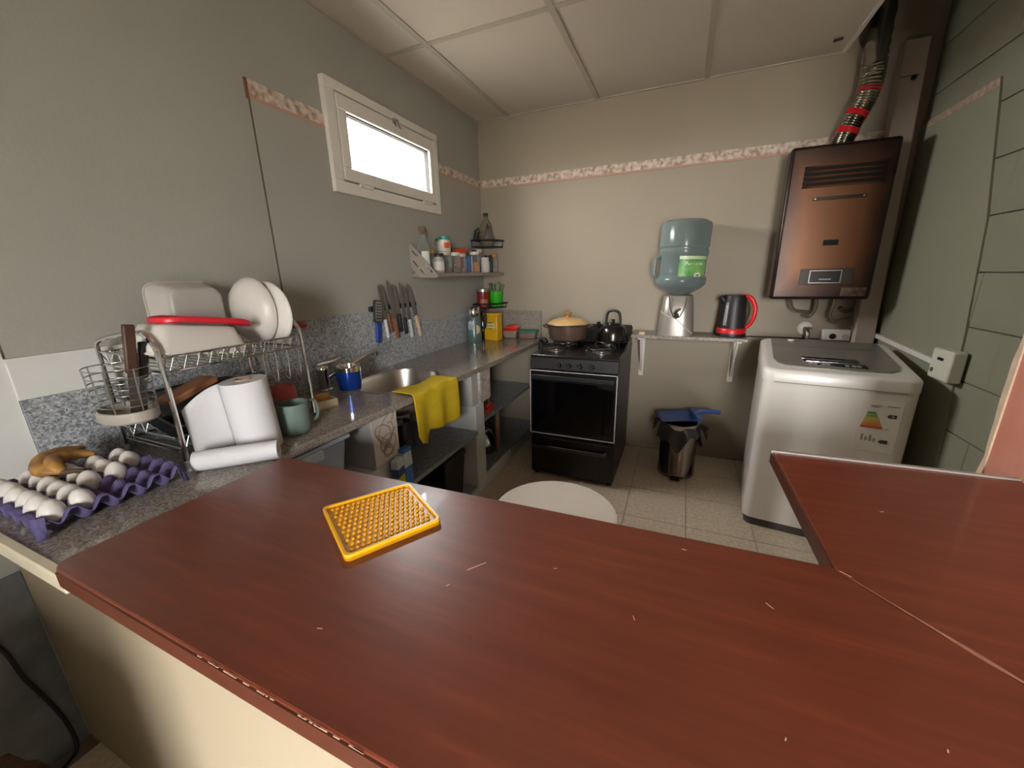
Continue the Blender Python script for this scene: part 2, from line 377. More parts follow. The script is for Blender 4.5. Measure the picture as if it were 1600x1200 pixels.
# post, back right corner
po = thing('post', 'pale painted timber post leaning in the corner behind the water heater', 'post', (2.69, -.05, .02))
b = B(); a0, a1 = -.045, .047
b.hexa([(-.05, -.04, 0), (.045, -.04, 0), (.045, .04, 0), (-.05, .04, 0)], [(-.135, -.04, 2.49), (-.03, -.04, 2.49), (-.03, .04, 2.49), (-.135, .04, 2.49)])
b.obj('timber', M_post, po, bevel=.006)
B().cyl((-.07, -.046, 2.31), (-.07, -.03, 2.31), .012).obj('bolt', M_gap, po)
B().box(-.125, -.05, -.042, -.03, 2.318, 2.323).obj('saw_mark', mat('saw', '#6E6158', .8), po)

# ------------------------------------------------------------------ counter run along the left wall
def cfront(y): return min(.575, .515 + (.06/1.85)*(y+2.45))
ct = thing('kitchen_counter', 'speckled granite worktop with inset sink along the left wall', 'counter')
SX, SY, SA, SB = .275, -1.565, .185, .235      # sink centre and half axes
bm = bmesh.new()
outer = [(0.0, -2.905), (.66, -2.905), (.66, -2.47), (cfront(-2.45), -2.45), (cfront(-.6), -.6), (.575, 0), (0, 0)]
N = 40
inner = [(SX+SA*math.copysign(abs(math.cos(2*PI*k/N))**.75, math.cos(2*PI*k/N)), SY+SB*math.copysign(abs(math.sin(2*PI*k/N))**.75, math.sin(2*PI*k/N))) for k in range(N)]
def loop(bm, P, z):
    v = [bm.verts.new((x, y, z)) for x, y in P]
    return [bm.edges.new((v[i], v[(i+1) % len(v)])) for i in range(len(v))]
ed = loop(bm, outer, HC) + loop(bm, inner, HC)
bmesh.ops.triangle_fill(bm, use_beauty=True, use_dissolve=False, edges=ed)
r = bmesh.ops.extrude_face_region(bm, geom=bm.faces[:])
bmesh.ops.translate(bm, vec=(0, 0, -.03), verts=[v for v in r['geom'] if isinstance(v, bmesh.types.BMVert)])
q = B(); q.bm.free(); q.bm = bm
q.obj('worktop', M_gran_t, ct, smooth=0)
B().box(0, .625, -2.922, -2.903, HC-.032, HC+.003).obj('end_edging', M_edge, ct, bevel=.003)
# sink bowl
sk = B(); rows = [(1.04, .002), (1.0, .002), (.985, -.01), (.93, -.10), (.84, -.135), (.5, -.15), (.06, -.155), (0, -.155)]
prev = None
for s_, z in rows:
    if s_ == 0: break
    ring = [sk.bm.verts.new((SX+(x-SX)*s_, SY+(y-SY)*s_, HC+z)) for x, y in inner]
    if prev:
        for k in range(N): sk.bm.faces.new((prev[k], prev[(k+1) % N], ring[(k+1) % N], ring[k]))
    prev = ring
sk.bm.faces.new(prev)
so = tag(sk.obj('sink', M_steel, None, smooth=50), 'oval brushed steel sink bowl set into the worktop', 'sink')
B().lathe([(.035, 0), (.03, .004), (.0, .003)], 20, Matrix.Translation((SX, SY, HC-.153))).obj('drain', M_chrome, so)
# splashback slabs
for nm, y0, y1, zt in (('a', -2.742, -1.93, 1.079), ('b', -1.93, -.957, 1.195), ('c', -.953, 0, 1.087)):
    B().box(0, .016 if nm != 'c' else .014, y0+.001, y1-.001, HC, zt).obj('splashback_slab', M_gran_s, wl, smooth=0)
B().box(.016, .535, -.018, 0, HC, 1.085).obj('splashback_slab', M_gran_t, wb, smooth=0)
# masonry piers and shelves under the worktop
M_pier = mat('pier_paint', '#C7C9C9', .6, vary=.08, scale=6); M_pierg = mat('pier_side', '#B4B3AF', .7, vary=.08, scale=5)
M_rough = mat('pier_plaster', '#CFC7BF', .8, col2='#8E8078', scale=22, bump=.4, bscale=35)
p1 = thing('counter_pier', 'plastered pier with scribbled face under the worktop beside the plastic tubs', 'pier', (0, 0, 0))
b = B(); b.box(.01, .497, -2.01, -1.86, .60, HC-.03); b.obj('upper_block', M_pierg, p1, bevel=.004)
B().box(.497, .502, -2.01, -1.86, .62, HC-.03).obj('face_plaster', mat('pier_face', '#CEC7BF', .7, vary=.06, scale=9), p1)
B().box(.01, .495, -2.09, -1.86, 0, .60).obj('lower_block', M_pier, p1, bevel=.004)
sc = []
for k in range(90):
    t = k/89; sc.append((.5035, -1.935 + .042*math.sin(t*40+.4) + .022*math.sin(t*7), .735 + .05*math.cos(t*33) - .05*math.sin(t*4.2)))
B().sweep(arc(sc, 2), .002, 5).obj('pencil_scribble', mat('scribble', '#9A8478', .9), p1)
p2 = thing('counter_pier', 'white pier with broken plaster at its top under the worktop near the cooker', 'pier', (0, 0, 0))
b = B(); b.box(.01, .50, -1.15, -1.03, 0, .605); b.obj('lower_block', M_pier, p2, bevel=.006)
b = B(); b.box(.01, .50, -1.075, -.925, .60, HC-.03); b.obj('upper_block', M_rough, p2, bevel=.008)
B().box(.01, .485, -1.155, -1.07, .60, HC-.03).obj('side_plate', M_pierg, p2, bevel=.003)
M_shelf = granite('granite_shelf', '#5F6265', '#82868A', '#A6A9AC', 180, .3)
sh = tag(B().box(.0, .515, -1.86, -1.15, .425, .45).obj('under_counter_shelf', M_shelf, bevel=.002, smooth=0), 'dark granite shelf between the two piers below the sink', 'shelf')
sh2 = tag(B().box(.0, .45, -1.03, -.01, .425, .45).obj('under_counter_shelf', M_shelf, bevel=.002, smooth=0), 'granite shelf carrying the orange grater between pier and cooker', 'shelf')
pl1 = thing('plinth', 'low white plinth with dark top under the counter near the cooker', 'plinth')
B().box(.0, .5, -1.03, -.62, 0, .09).obj('kerb', M_pier, pl1, bevel=.004); B().box(.0, .49, -1.03, -.01, .09, .10).obj('top_slab', M_shelf, pl1, smooth=0); B().box(0, .48, -.62, -.01, 0, .09).obj('kerb', M_pierg, pl1)
pl2 = thing('plinth', 'low white plinth under the shelf that holds the black bin', 'plinth')
B().box(.0, .5, -1.86, -1.15, 0, .05).obj('kerb', M_pier, pl2, bevel=.004); B().box(.0, .49, -1.86, -1.15, .05, .06).obj('top_slab', M_shelf, pl2, smooth=0)
wbd = tag(B().box(.001, .012, -1.85, -1.16, .46, .82).obj('back_board', mat('pale_board', '#C9D2D6', .6), smooth=0), 'pale blue-white board on the wall under the sink', 'board')
post2 = tag(B().cyl((.43, -.70, .10), (.43, -.695, .425), .018, n=10).obj('wooden_prop', mat('prop_wood', '#7A5C46', .7, vary=.2, scale=20), None), 'round wooden prop holding up the shelf beside the steel bowls', 'prop')

# ------------------------------------------------------------------ bar
BZ = .895; BT = .032
base = struct(B().box(0, 2.365, -2.845, -2.70, 0, HC-.032).obj('wall_bar', M_cream, smooth=0), 'cream painted low wall carrying the bar top')
B().box(.66, 2.365, -2.845, -2.60, .75, BZ-BT).obj('bar_corbel', M_cream, base, smooth=0)
bar = thing('bar_top', 'L-shaped reddish brown laminate bar top in the foreground', 'bar top')
def board(poly, name, lab=None):
    o = B().prism(poly, BZ-BT, BZ).obj(name, M_bar, bar, smooth=0, bevel=.003)
    return o
R = .03
near_left = [(.614+R-R*math.cos(t*PI/12), -2.926+R-R*math.sin(t*PI/12)) for t in range(7)]
board(near_left + [(2.362, -2.936), (2.362, -2.915), (1.888, -2.4405), (1.876, -2.425), (.622, -2.465), (.616, -2.473)], 'board')
o = board([(1.8805, -2.431), (1.890, -2.4405), (2.362, -2.912), (2.362, -1.932), (1.872, -1.952)], 'board')
# darker edge bands
def band(p, q, t=.003):
    p = Vector((*p, 0)); q = Vector((*q, 0)); d = (q-p).normalized(); nrm = Vector((d.y, -d.x, 0))*t
    b = B(); z0, z1 = BZ-BT-.0005, BZ-.003
    b.hexa([p+Vector((0, 0, z0)), q+Vector((0, 0, z0)), q+nrm+Vector((0, 0, z0)), p+nrm+Vector((0, 0, z0))],
           [p+Vector((0, 0, z1)), q+Vector((0, 0, z1)), q+nrm+Vector((0, 0, z1)), p+nrm+Vector((0, 0, z1))])
    return b.obj('edge_band', M_baredge, bar, smooth=0)
band((.644, -2.926), (2.36, -2.936)); band((1.872, -1.952), (1.880, -2.431))
band((1.876, -2.425), (.622, -2.465))
eb = B().hexa([(1.868, -1.957, BZ-BT), (2.365, -1.937, BZ-BT), (2.365, -1.926, BZ-BT), (1.868, -1.946, BZ-BT)],
              [(1.868, -1.957, BZ+.004), (2.365, -1.937, BZ+.004), (2.365, -1.926, BZ+.004), (1.868, -1.946, BZ+.004)]).obj('end_trim', mat('grey_trim', '#A39A95', .35, metal=.3), bar, smooth=0)
M_worn = mat('worn_chip', '#A5705C', .6, vary=.3, scale=60); M_chip = mat('pale_chip', '#C9A48C', .7)
b = B(); d = Vector((.7071, -.7071, 0)); nn = Vector((.7071, .7071, 0)); p0 = Vector((1.897, -2.4475, BZ+.0003))
for s0, s1, w0, w1 in ((0, .05, .0005, .0014), (.05, .1, .0014, .003), (.1, .15, .003, .0052), (.15, .19, .0052, .0015), (.19, .6, .0015, .0012)):
    b.poly([p0+d*s0-nn*w0, p0+d*s1-nn*w1, p0+d*s1+nn*w1*.6, p0+d*s0+nn*w0*.6])
b.obj('worn_mitre', M_worn, bar, smooth=0)
b = B()
for x, y, a, l in ((1.173, -2.838, .3, .004), (1.584, -2.653, 2, .004), (1.767, -2.556, -.8, .006), (1.323, -2.645, .9, .018), (1.892, -2.437, -.6, .008), (1.65, -2.47, 0, .004), (1.30, -2.70, 1, .003), (1.45, -2.60, .2, .003), (2.02, -2.2, .4, .004), (1.75, -2.75, 1.2, .002), (1.9, -2.7, 1.2, .002)):
    M = Matrix.Translation((x, y, BZ+.0002)) @ Matrix.Rotation(a, 4, 'Z'); b.box(-l, l, -.0007, .0007, -.0001, .0002, M)
for k in range(26):
    x = random.uniform(1.05, 1.34); M = Matrix.Translation((x, -2.9262-.0058*(x-.614)-.0012, BZ-.0010)); l = random.uniform(.001, .007); b.box(-l, l, -.0006, .0006, -.0002, .0008, M)
b.obj('chips', M_chip, bar, smooth=0)['kind'] = 'stuff'

# ------------------------------------------------------------------ cooker
st = thing('gas_cooker', 'black gas cooker with oven door and storage drawer against the back wall', 'cooker', (1.0, -.43, 0))
X0, X1, YF, YB = -.285, .29, -.335, .33
ZT = .872
b = B(); b.box(X0+.004, X1-.004, YF+.03, YB, .03, ZT-.02); b.obj('body', mat('cooker_side', '#231E1D', .4, vary=.1), st, bevel=.004)
b = B(); b.box(X0, X1, YF+.01, YB, ZT-.025, ZT); b.obj('cooktop', M_black, st, bevel=.008)
b = B(); b.hexa([(X0, YF, .778), (X1, YF, .778), (X1, YF+.05, .778), (X0, YF+.05, .778)], [(X0, YF+.012, ZT-.012), (X1, YF+.012, ZT-.012), (X1, YF+.05, ZT-.012), (X0, YF+.05, ZT-.012)])
cp = b.obj('control_panel', mat('panel_brownblack', '#0E0909', .55), st, bevel=.004)
for x in (-.085, -.02, .05, .125):
    k = B().lathe([(.021, 0), (.021, .006), (.017, .008), (.015, .024), (.013, .027), (0, .027)], 20, Matrix.Translation((x, YF+.004, .815)) @ Matrix.Rotation(PI/2, 4, 'X')).obj('knob', M_blackp, st)
    B().box(x-.002, x+.002, YF-.024, YF-.022, .818, .829).obj('pointer', M_chrome, k)
dr = B().box(X0+.004, X1-.004, YF-.004, YF+.03, .325, .772).obj('oven_door', M_black, st, bevel=.003)
frame_b = B(); d0, d1 = X0+.002, X1-.002
for a in ((d0, d1, .327, .332), (d0, d1, .766, .771)): frame_b.box(a[0], a[1], YF-.008, YF-.003, a[2], a[3])
for a in ((d0, d0+.006), (d1-.006, d1)): frame_b.box(a[0], a[1], YF-.008, YF-.003, .327, .771)
frame_b.obj('trim', mat('trim_alu', '#B9B3AF', .4), dr, smooth=0)
B().box(X0+.02, X1-.02, YF-.006, YF-.003, .35, .70).obj('glass', M_ovenglass, dr, smooth=0)
hb = B(); hb.box(X0+.02, X1-.02, YF-.03, YF-.018, .715, .745); hb.box(X0+.03, X0+.045, YF-.02, YF, .72, .74); hb.box(X1-.045, X1-.03, YF-.02, YF, .72, .74)
hb.obj('handle', M_blackp, dr, bevel=.004)
dw = B().box(X0+.008, X1-.012, YF-.003, YF+.03, .035, .30).obj('drawer', M_black, st, bevel=.004)
hb = B(); hb.box(X0+.02, X1-.045, YF-.034, YF-.02, .225, .25); hb.box(X0+.02, X0+.04, YF-.03, YF, .222, .253); hb.box(X1-.065, X1-.045, YF-.03, YF, .222, .253)
hb.obj('handle', mat('drawer_bar', '#4B4440', .35, metal=.5), dw, bevel=.004)
b = B(); b.hexa([(X0+.01, YB-.06, ZT-.005), (X1-.01, YB-.06, ZT-.005), (X1-.01, YB, ZT-.005), (X0+.01, YB, ZT-.005)], [(X0+.01, YB-.02, 1.0), (X1-.01, YB-.02, 1.0), (X1-.01, YB, 1.0), (X0+.01, YB, 1.0)])
b.obj('back_guard', M_black, st, bevel=.004)
# sloping side cheek at the right of the hob
B().prism([(-.10, ZT-.01), (YB-.01, ZT-.01), (YB-.01, .99), (YB-.03, .99), (.16, ZT+.03)], X1-.014, X1-.004, 'x').obj('side_cheek', M_black, st)
M_iron = mat('grate_iron', '#1E1B1A', .35, metal=.3)
M_burn = mat('burner_alu', '#77716C', .35, metal=.8)
for bx, by, br in ((-.155, -.17, .042), (.15, -.17, .05), (-.15, .12, .05), (.15, .12, .042)):
    B().lathe([(br+.012, 0), (br+.012, .008), (br, .012), (br, .02), (br-.006, .024), (0, .024)], 24, Matrix.Translation((bx, by, ZT))).obj('burner', M_burn, st)
    g = B(); R_ = .105
    for k in range(4):
        a = PI/4 + k*PI/2; c, s_ = math.cos(a), math.sin(a)
        g.sweep(arc([(bx+c*R_*1.15, by+s_*R_*1.15, ZT+.002), (bx+c*R_*1.05, by+s_*R_*1.05, ZT+.03), (bx+c*R_*.8, by+s_*R_*.8, ZT+.037), (bx+c*.03, by+s_*.03, ZT+.036)], 3), .0045, 6)
    g.sweep([(bx+R_*.85*math.cos(t*PI/12), by+R_*.85*math.sin(t*PI/12), ZT+.034) for t in range(24)], .004, 6, closed=True)
    g.obj('grate', M_iron, st)
for sx in (X0+.03, X1-.03):
    for sy in (YF+.05, YB-.05): B().cyl((sx, sy, 0), (sx, sy, .045), .018, n=12).obj('foot', M_blackp, st)
cpn = thing('gas_elbow', 'black gas hose elbow poking up behind the cooker by the counter', 'pipe', (.69, -.47, .80))
B().sweep(arc([(0, .0, -.79), (0, 0, -.3), (0, 0, .08), (.012, -.008, .118), (.035, -.02, .125), (.048, -.028, .105)], 5), .018, 10).obj('elbow', M_blackp, cpn)

# casserole
ps = thing('casserole', 'brown casserole with cream domed lid on the cooker left rear burner', 'pot', (.85, -.33, ZT+.034), .2)
M_brown = mat('brown_enamel', '#6A564A', .3, metal=.3, col2='#4A382E', scale=5); M_lid = mat('cream_lid', '#C9A26C', .3, vary=.15, scale=6)
B().lathe([(0, 0), (.11, 0), (.13, .012), (.14, .05), (.143, .11), (.148, .112), (.148, .116), (.138, .116), (.132, .02), (0, .012)], 36).obj('bowl', M_brown, ps)
B().lathe([(.15, .112), (.152, .118), (.148, .122)], 36).obj('rim', M_steel, ps)
ld = B().lathe([(.147, .12), (.14, .13), (.11, .148), (.07, .16), (.03, .165), (0, .166)], 36).obj('lid', M_lid, ps)
B().lathe([(.02, .163), (.016, .178), (.026, .188), (.028, .2), (.02, .206), (0, .207)], 20).obj('knob', mat('lid_knob', '#A4703F', .4), ld)
for sg in (-1, 1):
    B().sweep(arc([(sg*.138, -.045, .1), (sg*.165, -.035, .104), (sg*.175, 0, .105), (sg*.165, .035, .104), (sg*.138, .045, .1)], 4), .009, 8).obj('handle', M_brown, ps)
# stovetop kettle
kt = thing('stovetop_kettle', 'dark metal kettle with arched handle on the cooker right rear burner', 'kettle', (1.165, -.26, ZT+.034), -.3)
M_dk = mat('kettle_dark', '#3B3734', .22, metal=.85, vary=.2, scale=6)
B().lathe([(0, 0), (.095, 0), (.102, .008), (.1, .05), (.09, .09), (.07, .108), (.045, .118), (0, .12)], 32).obj('body', M_dk, kt)
ldd = B().lathe([(.05, .117), (.046, .124), (.02, .13), (0, .13)], 24).obj('lid', M_dk, kt)
B().lathe([(.01, .128), (.012, .145), (.014, .15), (0, .152)], 14).obj('knob', M_blackp, ldd)
B().sweep(arc([(-.055, 0, .11), (-.052, 0, .16), (-.04, 0, .2), (0, 0, .212), (.04, 0, .2), (.052, 0, .16), (.055, 0, .11)], 5), [.009]*31, 10).obj('handle', M_blackp, kt)
B().sweep([(-.08, 0, .075), (-.11, 0, .105), (-.118, 0, .125)], [.02, .014, .012], 10).obj('spout', M_dk, kt)

# ------------------------------------------------------------------ wall shelf with dispenser and kettle
M_slab = granite('granite_slab2', '#5B524B', '#80766C', '#A0958A', 160, .35)
ws2 = thing('wall_shelf', 'narrow granite wall shelf on two white brackets right of the cooker', 'shelf', (1.655, 0, .93))
B().box(-.36, .36, -.27, 0, 0, .022).obj('slab', M_slab, ws2, smooth=0, bevel=.002)
for x in (-.30, .315):
    br = B(); br.box(x-.018, x+.018, -.014, 0, -.33, 0); br.box(x-.016, x+.016, -.24, 0, -.014, 0)
    br.sweep([(x, -.012, -.29), (x, -.19, -.008)], .009, 6)
    br.obj('bracket', M_pvc, ws2, bevel=.002)
SZ = .952
wd = thing('water_dispenser', 'silver plastic water dispenser base with tap on the wall shelf', 'dispenser', (1.58, -.145, SZ))
M_silver = mat('silver_plastic', '#A39C95', .35, metal=.5)
b = B(); prof = [(.118, 0), (.118, .01), (.108, .14), (.096, .262), (.09, .268), (0, .268)]
b.lathe(prof, 36, sq=3.2); b.obj('housing', M_silver, wd, smooth=50)
b = B(); b.sweep([(-.055, -.103, .265), (-.045, -.108, .19), (-.02, -.116, .13), (0, -.118, .12), (.02, -.116, .13), (.045, -.108, .19), (.055, -.103, .265)], .004, 6); b.obj('apron_groove', mat('groove', '#4A4643', .5), wd)
b = B(); b.sweep(arc([(-.105, -.085, .165), (-.05, -.112, .13), (0, -.118, .115), (.06, -.118, .06), (.105, -.1, .02)], 5), .0025, 5); b.obj('crease', mat('groove2', '#C9C3BC', .4), wd)
tp = B().cyl((0, -.112, .145), (0, -.145, .14), .016, n=14).obj('tap', M_chrome, wd)
b = B(); b.sweep([(-.012, -.135, .15), (.0, -.14, .175), (.02, -.15, .186)], [.011, .01, .006], 8); b.obj('lever', M_blackp, tp)
bt = thing('water_bottle', 'blue-green returnable water bottle upside down on the dispenser', 'bottle', (1.58, -.145, SZ+.268), rot=(0, math.radians(1.5), 0))
M_bott = glassy('bottle_plastic', '#C3CBCA', .45, .15, body='#8B9A98')
b = B()
b.lathe([(.04, .0), (.07, .012), (.135, .05), (.158, .075), (.162, .10), (.156, .118), (.146, .13), (.146, .25), (.153, .262), (.153, .29), (.147, .298), (.147, .305), (.155, .315), (.155, .44), (.148, .462), (.12, .478), (0, .482)], 44)
b.obj('shell', M_bott, bt, smooth=35)
b = B(); b.lathe([(0, .004), (.055, .012), (.13, .052), (.152, .078), (.15, .11), (.14, .13), (.14, .252), (0, .252)], 40); b.obj('water', glassy('water_body', '#93AAB6', .35, .03, body='#647C8A'), bt, smooth=50)
hd = B().sweep(arc([(-.142, -.05, .25), (-.166, -.058, .235), (-.172, -.06, .18), (-.166, -.058, .13), (-.142, -.05, .115)], 5), .014, 10).obj('handle', M_bott, bt)
def curved(r, a0, a1, z0, z1, n=12): return lambda u, v: (r*math.cos(a0+(a1-a0)*u), r*math.sin(a0+(a1-a0)*u), z0+(z1-z0)*v)
A0, A1 = math.radians(-97), math.radians(-22)
lb = B().grid(curved(.1485, A0, A1, .118, .252), 14, 2).obj('label', mat('green_label', '#3E8A35', .4, col2='#8CBF6E', scale=9), bt)
B().grid(curved(.1492, A0, A1, .232, .252), 14, 1).obj('label_band', mat('pale_band', '#C9D7B5', .4), lb)
for k, (ch, sz, zz, col) in enumerate((('Purísima', .03, .205, '#F0F4E8'),)):
    n = len(ch)
    for i, cc in enumerate(ch):
        if cc == ' ': continue
        a = math.radians(-80) + (i/(n-1))*math.radians(42)
        lit_text(cc, sz, mat('label_ink%d' % k, col, .5), lb, (.1496*math.cos(a), .1496*math.sin(a), zz), (PI/2, 0, a+PI/2), 'lettering', .0002)
a = math.radians(-50); B().lathe([(0, 0), (.022, 0), (.022, .001), (0, .001)], 20, Matrix.Translation((.1495*math.cos(a), .1495*math.sin(a), .133)) @ Matrix.Rotation(a+PI/2, 4, 'Z') @ Matrix.Rotation(PI/2, 4, 'X') @ Matrix.Diagonal((1.1, .8, 1, 1))).obj('emblem', mat('emblem_grey', '#DDE0D5', .4), lb)
B().box(-.013, .013, -.0004, .0004, -.004, .004, Matrix.Translation((.1512*math.cos(a), .1512*math.sin(a), .133)) @ Matrix.Rotation(a+PI/2, 4, 'Z')).obj('emblem_bar', mat('emblem_dark', '#4A5358', .4), lb)
ek = thing('electric_kettle', 'black electric kettle with red handle and red base ring on the wall shelf', 'kettle', (1.925, -.14, SZ))
B().lathe([(0, 0), (.088, 0), (.09, .012), (.088, .022), (0, .022)], 32).obj('base', M_blackp, ek)
B().lathe([(.088, .022), (.0885, .05), (.084, .056), (.084, .022)], 32).obj('base_ring', M_red, ek)
B().lathe([(.084, .054), (.082, .1), (.075, .2), (.07, .255), (.066, .268), (0, .27)], 32).obj('body', M_blackp, ek, smooth=50)
B().sweep(arc([(.045, -.02, .262), (.085, -.03, .252), (.115, -.035, .2), (.118, -.035, .14), (.10, -.03, .085), (.07, -.025, .055)], 6), .014, 10, sx=.8).obj('handle', M_red, ek)
B().grid(lambda u, v: ((.0835-.0105*v)*math.cos(-2.35+.28*u), (.0835-.0105*v)*math.sin(-2.35+.28*u), .075+.15*v), 4, 4).obj('water_window', mat('window_grey', '#8E8A87', .3), ek, solid=.002)
B().sweep([(-.06, -.02, .235), (-.085, -.03, .26)], [.02, .012], 8).obj('spout', M_blackp, ek)
ml = tag(B().box(1.345, 1.385, -.25, -.225, SZ, SZ+.02).obj('matchbox', mat('matchbox_card', '#B7A48C', .7, vary=.15, scale=40), bevel=.001), 'small tan matchbox lying at the shelf end beside the cooker', 'matchbox')

# bin with bag and dustpan
bn = thing('pedal_bin', 'round stainless pedal bin lined with a dark bag against the back wall', 'bin', (1.665, -.37, 0))
B().lathe([(0, .004), (.118, .004), (.122, .012), (.122, .03), (.118, .036), (.118, .36), (.112, .36), (.112, .05), (0, .05)], 40).obj('drum', mat('bin_steel', '#9A8F86', .16, metal=1), bn, smooth=50)
B().lathe([(.119, .352), (.124, .36), (.124, .385), (.118, .39), (.11, .385)], 40).obj('rim', M_steel, bn)
def bagfn(u, v):
    a = 2*PI*u; f = math.sin(9*a)*.006 + math.sin(5*a+1)*.008
    low = .11+.05*math.sin(3*a+.5)+.03*math.sin(7*a)
    return ((.121+f*v+.022*v)*math.cos(a), (.121+f*v+.022*v)*math.sin(a), .385-low*v)
B().grid(bagfn, 72, 8).obj('bag', mat('bag_film', '#34302E', .3, vary=.2, alpha=.93), bn)
for a in (-.2, 2.8): B().sweep([(.125*math.cos(a), .125*math.sin(a), .38), (.165*math.cos(a), .165*math.sin(a), .36), (.178*math.cos(a), .178*math.sin(a), .29)], [.012, .022, .006], 7).obj('bag_ear', MATS['bag_film'], bn)
B().hexa([(-.03, -.155, .008), (.03, -.155, .008), (.025, -.11, .012), (-.025, -.11, .012)], [(-.03, -.155, .018), (.03, -.155, .018), (.025, -.11, .03), (-.025, -.11, .03)]).obj('pedal', M_blackp, bn, bevel=.003)
dp = thing('dustpan', 'blue plastic dustpan lying across the top of the pedal bin', 'dustpan', (1.655, -.36, .39), .25)
M_bluep = mat('blue_plastic', '#3F5B9B', .4)
b = B(); b.grid(lambda u, v: (-.13+.24*u, -.10+.20*v, .012+.02*(2*u-1)**2*0+.03*(abs(2*v-1)**3)*(.3+.7*u)), 10, 12); b.obj('pan', M_bluep, dp, solid=.005)
b = B(); b.box(.09, .115, -.10, .10, .012, .06); b.obj('pan_back', M_bluep, dp, bevel=.006)
b = B(); b.sweep(arc([(.10, 0, .05), (.14, .0, .062), (.2, 0, .066), (.26, 0, .062)], 4), [.02]*6+[.016]*7, 8, sx=.7); b.obj('handle', M_bluep, dp)

# ------------------------------------------------------------------ water heater
wh = thing('water_heater', 'sooty brown gas water heater with louvres on the back wall', 'water heater', (2.345, 0, 1.2))
def heater_mat():
    m = mat('heater_enamel', '#6E4526', .33, metal=.35); nt = m.node_tree; n = nt.nodes; L = nt.links; b = n['Principled BSDF']
    tc = n.new('ShaderNodeTexCoord'); g = n.new('ShaderNodeSeparateXYZ'); L.new(tc.outputs['Generated'], g.inputs[0])
    def edge(o):
        a = n.new('ShaderNodeMath'); a.operation = 'SUBTRACT'; L.new(g.outputs[o], a.inputs[0]); a.inputs[1].default_value = .5
        c = n.new('ShaderNodeMath'); c.operation = 'ABSOLUTE'; L.new(a.outputs[0], c.inputs[0]); return c
    mx = n.new('ShaderNodeMath'); mx.operation = 'MAXIMUM'; L.new(edge(0).outputs[0], mx.inputs[0]); L.new(edge(2).outputs[0], mx.inputs[1])
    nz = n.new('ShaderNodeTexNoise'); nz.inputs['Scale'].default_value = 5; nz.inputs['Detail'].default_value = 5; L.new(tc.outputs['Object'], nz.inputs['Vector'])
    ml_ = n.new('ShaderNodeMath'); ml_.operation = 'MULTIPLY_ADD'; L.new(nz.outputs['Fac'], ml_.inputs[0]); ml_.inputs[1].default_value = .16; L.new(mx.outputs[0], ml_.inputs[2])
    cr = n.new('ShaderNodeValToRGB'); L.new(ml_.outputs[0], cr.inputs[0]); e = cr.color_ramp.elements
    e[0].position = .36; e[0].color = (*srgb('#74492A'), 1); e[1].position = .575; e[1].color = (*srgb('#241712'), 1); k = e.new(.48); k.color = (*srgb('#4E3122'), 1)
    L.new(cr.outputs[0], b.inputs['Base Color']); return m
M_heat = heater_mat()
HD = -.25
B().box(-.215, .225, HD+.05, -.002, .01, .82).obj('back_casing', mat('heater_side', '#3E2A22', .4, metal=.3), wh, bevel=.006)
B().box(-.245, .24, HD, HD+.12, 0, .83).obj('front_cover', M_heat, wh, bevel=.018, seg=3)
M_slot = mat('slot_black', '#0A0706', .8)
for k in range(4): B().box(-.17, .195, HD-.0045, HD+.004, .622+k*.026, .637+k*.026).obj('louvre_slot', M_slot, wh, smooth=0)
for k in range(5): B().hexa([(-.172, HD-.001, .612+k*.026), (.197, HD-.001, .612+k*.026), (.197, HD+.004, .612+k*.026), (-.172, HD+.004, .612+k*.026)], [(-.172, HD-.006, .620+k*.026), (.197, HD-.006, .620+k*.026), (.197, HD+.004, .622+k*.026), (-.172, HD+.004, .622+k*.026)]).obj('louvre', M_heat if k < 5 else M_heat, wh, smooth=0)
bd = B().box(-.11, .13, HD-.005, HD, .545, .562).obj('badge_bar', mat('badge', '#3A2F29', .35, metal=.5), wh, bevel=.002)
for x in (-.1, .118): B().cyl((x, HD-.008, .5535), (x, HD, .5535), .005, n=10).obj('rivet', M_dchrome, bd)
pw = B().box(-.025, .045, HD-.003, HD, .303, .333).obj('pilot_window', M_slot, wh, smooth=0)
cpz = B().box(-.11, .145, HD-.004, HD, .085, .175).obj('control_plate', mat('control_brown', '#3A2B22', .45), wh, bevel=.002)
b = B(); 
for a in ((-.065, .088, .094, .098), (-.065, .088, .162, .166)): b.box(a[0], a[1], HD-.008, HD-.003, a[2], a[3])
for a in ((-.065, -.061), (.084, .088)): b.box(a[0], a[1], HD-.008, HD-.003, .094, .166)
b.obj('frame', M_dchrome, cpz, smooth=0)
B().box(-.061, .084, HD-.006, HD-.003, .098, .162).obj('panel', mat('panel_black', '#171312', .3), cpz, smooth=0)
B().box(-.015, .042, HD-.008, HD-.005, .113, .118).obj('slider', mat('slider_pink', '#B9A5A5', .4), cpz, smooth=0)
B().box(.10, .215, HD-.0025, HD, .02, .068).obj('sticker', mat('worn_sticker', '#75604F', .6, col2='#3C2A20', scale=30), wh, smooth=0)
